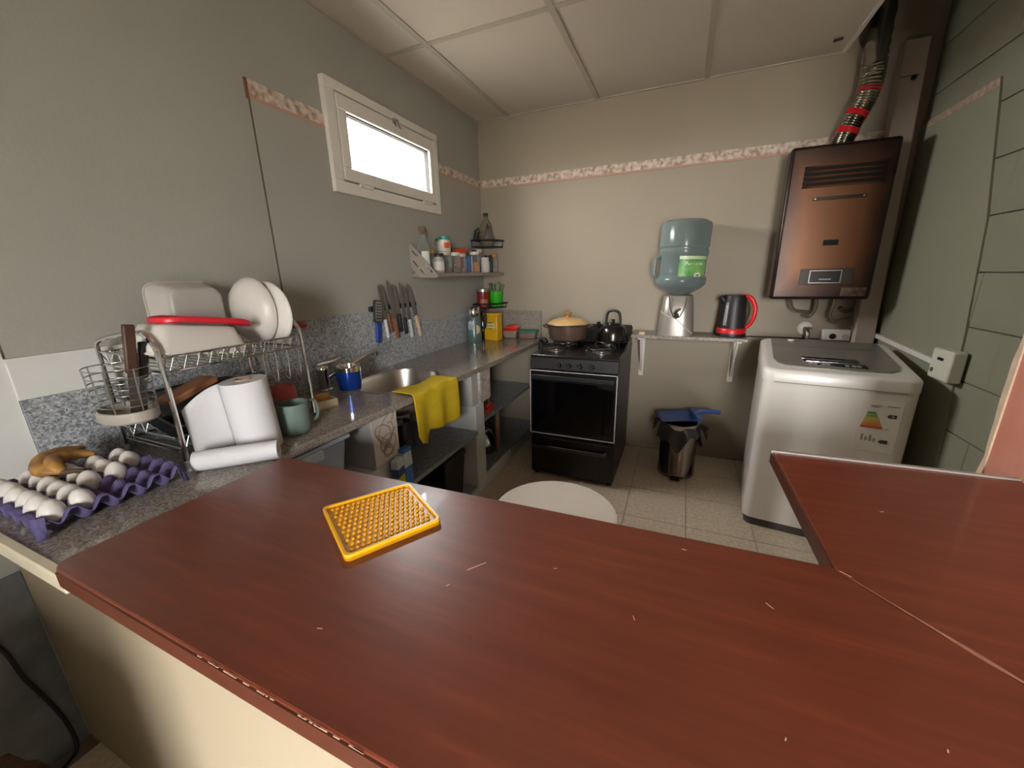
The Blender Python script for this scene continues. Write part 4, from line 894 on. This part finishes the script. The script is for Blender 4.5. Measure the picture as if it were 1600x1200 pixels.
# yellow cloth over the sink edge
cw = thing('yellow_cloth', 'bright yellow cleaning cloth hanging over the sink edge of the worktop', 'cloth', (0, 0, 0))
def clothfn(u, v):
    y = -1.79 + .36*u
    K = ((0, .17), (.05, .205), (.2, .215), (.29, .155), (.6, .165), (.85, .185), (1, .18))
    for (a, p), (c, q) in zip(K, K[1:]):
        if a <= u <= c: hang = p+(q-p)*(u-a)/(c-a)
    x_edge = cfront(y)+.008
    s_ = v*(.16+hang); w_top = .13 - .02*math.sin(3*u)
    if s_ < w_top: return (x_edge-w_top+s_, y+.03*(1-s_/w_top)*(1-2*u)*.6, HC+.007+.004*math.sin(9*u+5*v))
    k = s_-w_top; fold = .010*math.sin(u*14+.6)*min(1, k*8)
    return (x_edge+.004+fold, y+.04*k*(.5-u)*2, HC+.004-k)
B().grid(clothfn, 40, 30).obj('fabric', mat('yellow_fabric', '#C9AC14', .9, vary=.12, scale=14, bump=.5, bscale=160), cw, solid=.003, smooth=60)
# ------------------------------------------------------------------ egg tray and eggs
EP = .05; EX = [.405-EP*k for k in range(6)]; EY = [-2.853+EP*j for j in range(5)]
et = thing('egg_tray', 'purple moulded pulp egg tray at the counter end', 'egg tray', (0, 0, HC))
x_lo, x_hi, y_lo, y_hi = EX[-1]-.5*EP-.012, EX[0]+.5*EP+.012, EY[0]-.5*EP-.012, EY[-1]+.5*EP+.012
def tray(u, v):
    x = x_lo+(x_hi-x_lo)*u; y = y_lo+(y_hi-y_lo)*v
    cx = math.cos(2*PI*(x-EX[0])/EP); cy = math.cos(2*PI*(y-EY[0])/EP)
    xe = min(x-x_lo, x_hi-x); ye = min(y-y_lo, y_hi-y); e = min(xe, ye)
    ccx = -1 if xe < .012 else cx; ccy = -1 if ye < .012 else cy
    h = -(ccx+ccy)/2
    h = max(-1, min(1, h*1.15)); h = h if h > 0 else -abs(h)**.6
    z = .027+.023*h
    corner = xe < .016 and ye < .016
    if e < .008 and corner: z = .05 - (.008-e)*5.6
    return (x, y, z)
B().grid(tray, 72, 60).obj('pulp', mat('purple_pulp', '#584F78', .9, vary=.1, scale=30, bump=.5, bscale=200), et, solid=.0025, smooth=70)
egm = None; egg0 = None
rows = {0: range(0, 6), 1: range(0, 6), 2: range(2, 6), 3: range(2, 5), 4: range(3, 5)}
M_egg = mat('eggshell', '#D3CEC9', .45, vary=.03, scale=20)
egl = {0: 'in the purple tray outer end row', 1: 'in the second full tray row', 2: 'in the middle tray row',
       3: 'in the tray row of three eggs', 4: 'in the tray row nearest the dish rack'}
for j, ks in rows.items():
    for k in ks:
        if egg0 is None:
            pr = []
            for i in range(13):
                t = PI*i/12; z = -math.cos(t); r = math.sin(t)*(1-.13*z); pr.append((max(0, r*.0225), z*.0295))
            e = B().lathe(pr, 20).obj('egg', M_egg, None, smooth=80); egg0 = e
        else:
            e = egg0.copy(); C.objects.link(e)
        e.location = (EX[k]+random.uniform(-.002, .002), EY[j]+random.uniform(-.002, .002), HC+.044)
        e.rotation_euler = (random.uniform(-.12, .12), random.uniform(-.12, .12), 0)
        tag(e, 'white egg, %s from the bar side, %s' % (('first', 'second', 'third', 'fourth', 'fifth', 'sixth')[k], egl[j]), 'egg', 'eggs in the purple tray')
ba = thing('bananas', 'two small overripe brown bananas lying across the eggs', 'banana', (.21, -2.745, HC+.073))
M_ban = mat('overripe_banana', '#B98842', .55, col2='#6E4A28', scale=28, bump=.2, bscale=80)
B().sweep(arc([(.035, -.035, -.004), (-.005, -.05, .006), (-.05, -.03, .012), (-.075, .01, .012), (-.08, .055, .006)], 5), [.008, .012, .015, .017, .018, .019, .019, .019, .02, .02, .02, .02, .019, .018, .017, .015, .014, .012, .01, .008, .006], 10).obj('banana', M_ban, ba)
B().sweep(arc([(.04, -.028, -.006), (.015, -.035, .008), (-.02, -.02, .014), (-.03, .02, .01), (-.015, .05, 0)], 5), [.007, .011, .014, .016, .017, .018, .018, .018, .018, .018, .018, .017, .017, .016, .015, .014, .012, .011, .009, .007, .005], 10).obj('banana', M_ban, ba)
B().sweep([(.036, -.032, -.004), (.055, -.015, -.004), (.07, -.002, -.008)], [.008, .006, .007], 8).obj('stem', mat('banana_stem', '#4E382A', .8), ba)

# ------------------------------------------------------------------ dish rack
dr_ = thing('dish_rack', 'two-tier chrome wire dish rack beside the left wall', 'dish rack', (0, 0, HC))
YA, YB_ = -2.575, -2.15
for y in (YA, YB_):
    b = B(); b.sweep(arc([(.372, y-.004, .0), (.366, y, .15), (.36, y, .31), (.345, y, .36), (.30, y, .384), (.2, y, .378), (.095, y, .36), (.06, y, .345), (.05, y, .30), (.05, y, .0)], 5), .0065, 8); b.obj('side_frame', M_chrome, dr_)
    for x in (.372, .05): B().cyl((x, y, 0), (x, y, .03), .011, n=10).obj('foot', mat('foot_grey', '#8E9294', .5), dr_)
def tier(z0, z1, x0, x1, nw, nm):
    b = B()
    for z in (z0, z1): b.sweep([(x0, YA, z), (x1, YA, z), (x1, YB_, z), (x0, YB_, z)], .0035, 6, closed=True)
    b.obj(nm+'_rails', M_chrome, dr_)
    b = B(); n = 26
    pts_ = [(x1, YA+(YB_-YA)*i/n, z0 if i % 2 else z1) for i in range(n+1)]
    b.sweep(pts_, .002, 5); b.obj(nm+'_zigzag', M_dchrome, dr_)
    B().sweep([(x0, p[1], p[2]) for p in pts_], .002, 5).obj(nm+'_zigzag', M_dchrome, dr_)
    for i in range(nw):
        y = YA+(YB_-YA)*(i+.5)/nw
        B().sweep([(x0, y, z1), (x0+.01, y, z0), (x1-.01, y, z0), (x1, y, z1)], .0018, 5).obj('wire', M_dchrome, dr_)
tier(.282, .320, .055, .358, 16, 'upper'); tier(.05, .09, .06, .335, 14, 'lower')
# plate-holder loops hanging below the upper tier at the tap end
for i in range(5):
    y = -2.36+i*.045; B().sweep(arc([(.33, y, .28), (.335, y+.01, .20), (.34, y+.02, .17), (.335, y+.03, .20), (.33, y+.035, .28)], 4), .002, 5).obj('hanging_loop', M_chrome, dr_)
# cutlery basket
cbk = thing('cutlery_basket', 'wire cutlery basket with pale plastic bottom hanging on the rack end', 'basket', (.28, -2.635, HC+.165))
BR = (.085, .06)
def ring(z, s_=1.): return [(BR[0]*s_*math.cos(2*PI*k/28), BR[1]*s_*math.sin(2*PI*k/28), z) for k in range(28)]
for k, z in enumerate((.03, .045, .062, .08, .098, .118, .14)): B().sweep(ring(z, .92+.012*k), .0016, 5, closed=True).obj('ring_wire', M_dchrome, cbk)
for k in range(0, 28, 4):
    a = 2*PI*k/28; B().sweep([(BR[0]*.92*math.cos(a), BR[1]*.92*math.sin(a), .02), (BR[0]*math.cos(a), BR[1]*math.sin(a), .142)], .002, 5).obj('upright_wire', M_dchrome, cbk)
b = B(); b.lathe([(0, 0), (.9, 0), (.97, .006), (.97, .03), (.93, .03), (.92, .008), (0, .006)], 28, Matrix.Diagonal((BR[0], BR[1], 1, 1))); b.obj('bottom_cup', mat('basket_plastic', '#A39D92', .5), cbk)
M_hand = mat('brown_handle', '#4C3227', .5, vary=.15, scale=20)
def stuck(label, x, y, tx, ty, h, w_, m, hl):
    t = thing('table_knife', label, 'knife', (cbk.location.x+x, cbk.location.y+y, cbk.location.z+.012)); d = Vector((tx, ty, h)); t.rotation_euler = d.to_track_quat('Z', 'Y').to_euler(); L_ = d.length
    B().box(-.001, .001, -w_*.8, w_*.8, 0, L_*(1-hl)).obj('blade', M_blade, t, smooth=0)
    hh = B().box(-.007, .007, -w_, w_, L_*(1-hl), L_).obj('handle', m, t, bevel=.004)
    for q in (.18, .38): B().cyl((.0065, 0, L_*(1-hl*(1-q))), (.009, 0, L_*(1-hl*(1-q))), .0035, n=8).obj('rivet', M_chrome, hh)
stuck('brown riveted wooden handled knife upright in the cutlery basket', .045, -.005, .0, .035, .235, .0125, M_hand, .52)
stuck('dark handled knife leaning lower in the cutlery basket', .02, .022, -.0, .04, .185, .011, mat('dark_handle', '#2E2220', .5), .5)

# containers on the upper tier
def frost(name, col, op):
    return glassy(name, '#EDEAE6', op, .35, body=col)
M_fr = frost('frosted_plastic', '#C6C1BB', .62); M_fr2 = frost('frosted_plastic_thick', '#D6D1CB', .8)
def rtub(name, label, loc, rot, w_, d_, h_, m, taper=.82, rim=True):
    """upside-down open tub: rim at the bottom, base at the top"""
    t = thing(name, label, 'food container', loc, rot=rot)
    b = B(); R0 = rrect(-w_/2, w_/2, -d_/2, d_/2, .035, 4); ringz = []
    for s_, z in ((1, 0), (.985, .02), (taper+.03, h_-.02), (taper-.03, h_-.003), (taper-.12, h_)):
        ringz.append([b.bm.verts.new((x*s_, y*s_, z)) for x, y in R0])
    for A, D_ in zip(ringz, ringz[1:]):
        for k in range(len(A)): b.bm.faces.new((A[k], A[(k+1) % len(A)], D_[(k+1) % len(A)], D_[k]))
    b.bm.faces.new(ringz[-1]); b.obj('shell', m, t, smooth=60)
    if rim:
        b = B(); b.sweep([(x*1.01, y*1.01, .003) for x, y in R0], .004, 6, closed=True); b.obj('rim', m, t)
    return t
UZ = HC+.288
TA = math.radians(-8.6)
rtub('plastic_tub', 'low frosted tub upside down on the upper rack under the red ring', (.265, -2.452, UZ+.0215), (TA, 0, 0), .17, .255, .08, M_fr2)
rtub('plastic_tub', 'tall frosted tub standing on its side behind the red ring', (.066, -2.345, UZ+.113), (0, PI/2, 0), .22, .19, .10, M_fr)
bw = thing('white_bowl', 'large white plastic bowl on edge on the upper rack', 'bowl', (.195, -2.19, UZ), rot=(0, 0, 0))
b = B(); b.lathe([(.118, 0), (.1185, .003), (.112, .014), (.092, .034), (.06, .047), (.03, .05), (0, .05)], 40, Matrix.Translation((0, 0, .118)) @ Matrix.Rotation(PI/2, 4, 'X')); b.obj('shell', M_fr2, bw, smooth=60)
bw2 = thing('white_bowl', 'smaller white bowl on edge nearest the tap', 'bowl', (.24, -2.16, UZ), rot=(0, 0, 0))
b = B(); b.lathe([(.11, 0), (.1105, .003), (.104, .009), (.082, .02), (.05, .028), (0, .03)], 36, Matrix.Translation((0, 0, .11)) @ Matrix.Rotation(PI/2, 4, 'X')); b.obj('shell', mat('bowl_white', '#CFCAC4', .4), bw2, smooth=60)
rl = thing('red_lid_ring', 'red plastic lid ring resting askew on the low frosted tub', 'lid', (.265, -2.40, UZ+.107), rot=(TA, 0, 0))
b = B(); R1 = rrect(-.055, .055, -.125, .125, .045, 6); b.sweep([(x, y, .012*math.cos(y*14)) for x, y in R1], .009, 8, closed=True, sx=.7); b.obj('ring', mat('bright_red', '#D2283A', .35), rl)
spt = thing('red_spatula', 'red handled spatula sticking out of the rack towards the tap', 'spatula', (.055, -2.235, HC+.3305))
B().sweep([(0, 0, 0), (.016, .24, 0)], .006, 8).obj('shaft', M_blackp, spt); B().sweep([(.015, .23, 0), (.012, .29, -.006), (.008, .345, -.012), (.008, .355, -.012)], [.010, .016, .017, .01], 10, sx=1.1).obj('handle', mat('spatula_red', '#9A3A26', .4), spt)

# things on the lower tier
LZ = HC+.054
bp_ = thing('baking_pan', 'black rectangular baking pan standing in the lower rack', 'pan', (.195, -2.447, LZ+.027), rot=(0, math.radians(14), 0))
b = B(); b.hexa([(-.10, -.10, .0), (.10, -.10, .0), (.10, .10, .0), (-.10, .10, .0)], [(-.125, -.115, .07), (.125, -.115, .07), (.125, .115, .07), (-.125, .115, .07)]); b.obj('tray', mat('pan_black', '#16181A', .2, metal=.4), bp_, bevel=.008)
B().sweep([(x, y, .07) for x, y in rrect(-.127, .127, -.117, .117, .02, 3)], .004, 6, closed=True).obj('rim', M_blackp, bp_)
wk = thing('wooden_board', 'brown wooden board lying across the lower rack', 'board', (.24, -2.40, LZ+.15), rot=(math.radians(15), 0, .1))
B().box(-.035, .035, -.15, .0, 0, .022).obj('plank', mat('brown_board', '#8A5A3A', .6, vary=.2, scale=12, stretch=(8, 1, 8)), wk, bevel=.006)
def cupinv(name, label, loc, rot, r, h, m, cat='cup'):
    t = thing(name, label, cat, loc, rot=rot)
    B().lathe([(r, 0), (r*1.02, .006), (r*.98, .012), (r*.86, h*.85), (r*.7, h), (r*.62, h), (r*.6, h-.004), (0, h-.004)], 28).obj('shell', m, t, smooth=50); return t
M_navy = mat('navy_plastic', '#23272F', .4)
cupinv('navy_cup', 'dark navy cup upside down on the lower rack beside the paper roll', (.20, -2.24, LZ), (0, 0, 0), .045, .135, M_navy)
cupinv('glass_tumbler', 'grey glass tumbler upside down behind the red bowl', (.10, -2.285, LZ), (0, 0, 0), .038, .12, glassy('smoke_glass', '#8F8F8A', .35, .1, body='#6F6D68'))
cupinv('red_bowl', 'lower red silicone bowl upside down on the lower rack', (.283, -2.20, LZ), (0, 0, 0), .044, .06, mat('red_silicone', '#B23B36', .5), 'bowl')
cupinv('red_bowl', 'upper red silicone bowl stacked over the lower red one', (.283, -2.20, LZ+.028), (math.radians(-3), math.radians(5), 0), .044, .06, mat('red_silicone2', '#A8443E', .5), 'bowl')
cupinv('pale_bowl', 'pale ceramic bowl upside down behind the red silicone bowls', (.12, -2.195, LZ), (0, 0, 0), .039, .085, mat('pale_ceramic', '#A79F8F', .4), 'bowl')
cupinv('navy_lid', 'dark navy lid leaning on the green mug', (.318, -2.298, HC+.098), (0, math.radians(-10), 0), .042, .018, M_navy, 'navy lid')  # dark navy lid resting on the front rail and the mug
# green mug
mg = thing('green_mug', 'grey-green enamel mug in front of the dish rack', 'mug', (.405, -2.262, HC), math.radians(75))
B().lathe([(0, 0), (.042, 0), (.048, .006), (.05, .02), (.05, .105), (.047, .107), (.046, .02), (0, .012)], 32).obj('body', mat('mug_green', '#677870', .25), mg, smooth=50)
B().sweep(arc([(.046, 0, .095), (.07, 0, .098), (.083, 0, .075), (.078, 0, .035), (.046, 0, .02)], 5), .0055, 8).obj('handle', mat('mug_handle', '#5C655F', .3), mg)
# kitchen paper
M_pap = mat('kitchen_paper', '#CBCBCE', .9, bump=.25, bscale=140)
pr_ = thing('paper_roll', 'white kitchen paper roll standing upright with loose sheet', 'paper roll', (.412, -2.395, HC+.002), rot=(math.radians(2.5), math.radians(-2), 0))
b = B(); b.lathe([(.022, .0), (.062, 0), (.062, .222), (.022, .222)], 36); b.obj('roll', M_pap, pr_, smooth=50)
B().lathe([(.0225, .226), (.0225, 0.0), (.0205, 0.0), (.0205, .226), (.0225, .226)], 24).obj('core', mat('cardboard', '#A48C74', .8), pr_)
def sheetfn(u, v):
    return (-.037 - .02*u - .006*math.sin(PI*u), -.05 - .10*u, .012+(.21-.05*u**1.5)*v)
B().grid(sheetfn, 16, 6).obj('sheet', M_pap, pr_, solid=.0012, smooth=60)
p2_ = thing('paper_tube', 'white rolled paper tube lying in front of the upright paper roll', 'paper roll', (.4685, -2.501, HC+.0285), math.atan2(.144, .149))
M4 = Matrix.Rotation(PI/2, 4, 'Y')
B().lathe([(.0, -.1035), (.028, -.1035), (.0285, .0), (.028, .1035), (.0, .1035)], 28, M4).obj('roll', M_pap, p2_, smooth=50)
B().lathe([(.0, .104), (.012, .104), (0, .1041)], 14, M4).obj('core', mat('core_shade', '#B5AFA8', .9), p2_)  # grey disc paints the shaded hollow at the tube end

# ------------------------------------------------------------------ under the counter
def box_tub(label, loc, w_, d_, h_, m, lidm, rz=0):
    t = thing('storage_tub', label, 'storage box', loc, rz, 'plastic tubs under the counter')
    b = B(); b.hexa([(-w_*.45, -d_*.45, 0), (w_*.45, -d_*.45, 0), (w_*.45, d_*.45, 0), (-w_*.45, d_*.45, 0)], [(-w_/2, -d_/2, h_), (w_/2, -d_/2, h_), (w_/2, d_/2, h_), (-w_/2, d_/2, h_)]); b.obj('box', m, t, bevel=.015)
    B().box(-w_/2-.01, w_/2+.01, -d_/2-.01, d_/2+.01, h_, h_+.02).obj('lid', lidm, t, bevel=.006)
    B().box(w_/2, w_/2+.016, -d_*.2, d_*.2, h_-.03, h_+.01).obj('clip', lidm, t, bevel=.004)
M_tub1 = mat('tub_bluegrey', '#9FB3C9', .35, vary=.05); M_tub2 = mat('tub_lid_bluegrey', '#BCCBDB', .35)
box_tub('large blue-grey plastic tub at the bottom of the stack under the counter', (.31, -2.345, .32), .36, .46, .27, M_tub1, M_tub2)
box_tub('smaller blue-grey plastic tub on top of the stack under the counter', (.31, -2.32, .612), .34, .40, .18, M_tub1, M_tub2)
tag(B().box(.02, .5, -2.69, -2.10, 0, .32).obj('storage_crate', mat('crate_grey', '#6F757C', .6), bevel=.01), 'grey crate on the floor below the stacked blue-grey tubs', 'crate')
bc = cupinv('black_cup', 'black plastic cup hanging from the pier under the sink', (.40, -1.70, .565), (0, 0, 0), .056, .135, M_blackp)
B().box(-.03, .02, -.16, -.02, .13, .155).obj('hook_strap', mat('strap_grey', '#8B8A86', .6), bc)
M_b1 = mat('bag_white', '#C9D3DA', .4, vary=.1, scale=40); M_b2 = mat('bag_blue', '#3C74BC', .4); M_b3 = mat('bag_yellow', '#D3C21E', .4); M_b4 = mat('bag_navy', '#3A4B86', .4)
def bag(label, loc, rz, w_, stripes):
    t = thing('detergent_bag', label, 'bag', loc, rz)
    z = 0
    for h_, m, nm in stripes:
        B().hexa([(-.018, -w_, z), (.018, -w_, z), (.018, w_, z), (-.018, w_, z)], [(-.016, -w_*.98, z+h_), (.016, -w_*.98, z+h_), (.016, w_*.98, z+h_), (-.016, w_*.98, z+h_)]).obj(nm, m, t, bevel=.003); z += h_
bag('blue and white detergent bag hanging beside the scribbled pier', (.515, -1.845, .46), 0, .028, ((.09, M_b2, 'lower_print'), (.07, M_b1, 'white_print'), (.02, M_b2, 'top_print')))
bag('yellow, navy and white detergent bag in front of the scribbled pier', (.525, -1.91, .47), .2, .03, ((.065, M_b3, 'yellow_print'), (.04, M_b4, 'navy_print'), (.04, M_b1, 'white_print')))
kb = thing('black_bin', 'black plastic bin with lid below the under-counter shelf', 'bin', (.33, -1.35, .06))
B().hexa([(-.10, -.10, 0), (.12, -.10, 0), (.12, .09, 0), (-.10, .09, 0)], [(-.12, -.115, .27), (.14, -.115, .27), (.14, .105, .27), (-.12, .105, .27)]).obj('body', M_blackp, kb, bevel=.012)
B().box(-.125, .145, -.12, .11, .27, .31).obj('lid', mat('bin_lid', '#232326', .4), kb, bevel=.012)
og = thing('orange_grater', 'orange plastic box grater lying on the shelf beside the cooker', 'grater', (.37, -.80, .45), .1)
b = B(); b.box(-.05, .055, -.07, .09, 0, .025); b.obj('base', mat('orange_red', '#D23A1E', .35), og, bevel=.006)
b = B(); b.box(-.04, .045, -.02, .07, .025, .05); b.obj('top', mat('orange_red2', '#C04428', .35), og, bevel=.008)
B().sweep(arc([(.03, -.03, .04), (.035, -.035, .12), (.03, -.0, .17), (.03, .03, .13), (.03, .04, .04)], 5), .006, 8).obj('bail', M_dchrome, og)
sb_ = thing('steel_bowl', 'shiny steel bowl upside down on the stacked pots under the counter', 'bowl', (.345, -.82, .21))
B().lathe([(.115, 0), (.118, .004), (.11, .03), (.085, .085), (.05, .115), (0, .12)], 32).obj('shell', M_chrome, sb_, smooth=60)
sp_ = thing('cooking_pot', 'dark cooking pot with grey base under the steel bowl', 'pot', (.345, -.82, .10))
B().lathe([(0, 0), (.09, 0), (.105, .02), (.112, .06)], 32).obj('base', mat('pot_bluegrey', '#6C7C8C', .3, metal=.3), sp_, smooth=60)
B().lathe([(.112, .058), (.118, .06), (.118, .108), (.1, .109), (0, .109)], 32).obj('wall', mat('pot_dark', '#2A2B2E', .3, metal=.4), sp_, smooth=40)
# ------------------------------------------------------------------ black cable at the bar foot
tag(B().sweep(arc([(.03, -3.10, .62), (.022, -2.965, .52), (.02, -2.928, .445), (.02, -2.915, .33), (.02, -2.903, .262), (.02, -2.887, .167), (.022, -2.879, .076), (.03, -2.885, .012), (.06, -2.93, .008), (.12, -3.05, .008), (.3, -3.2, .008)], 6), .005, 8).obj('black_cable', M_blackp, None), 'black cable drooping down the grey wall to the floor', 'cable')
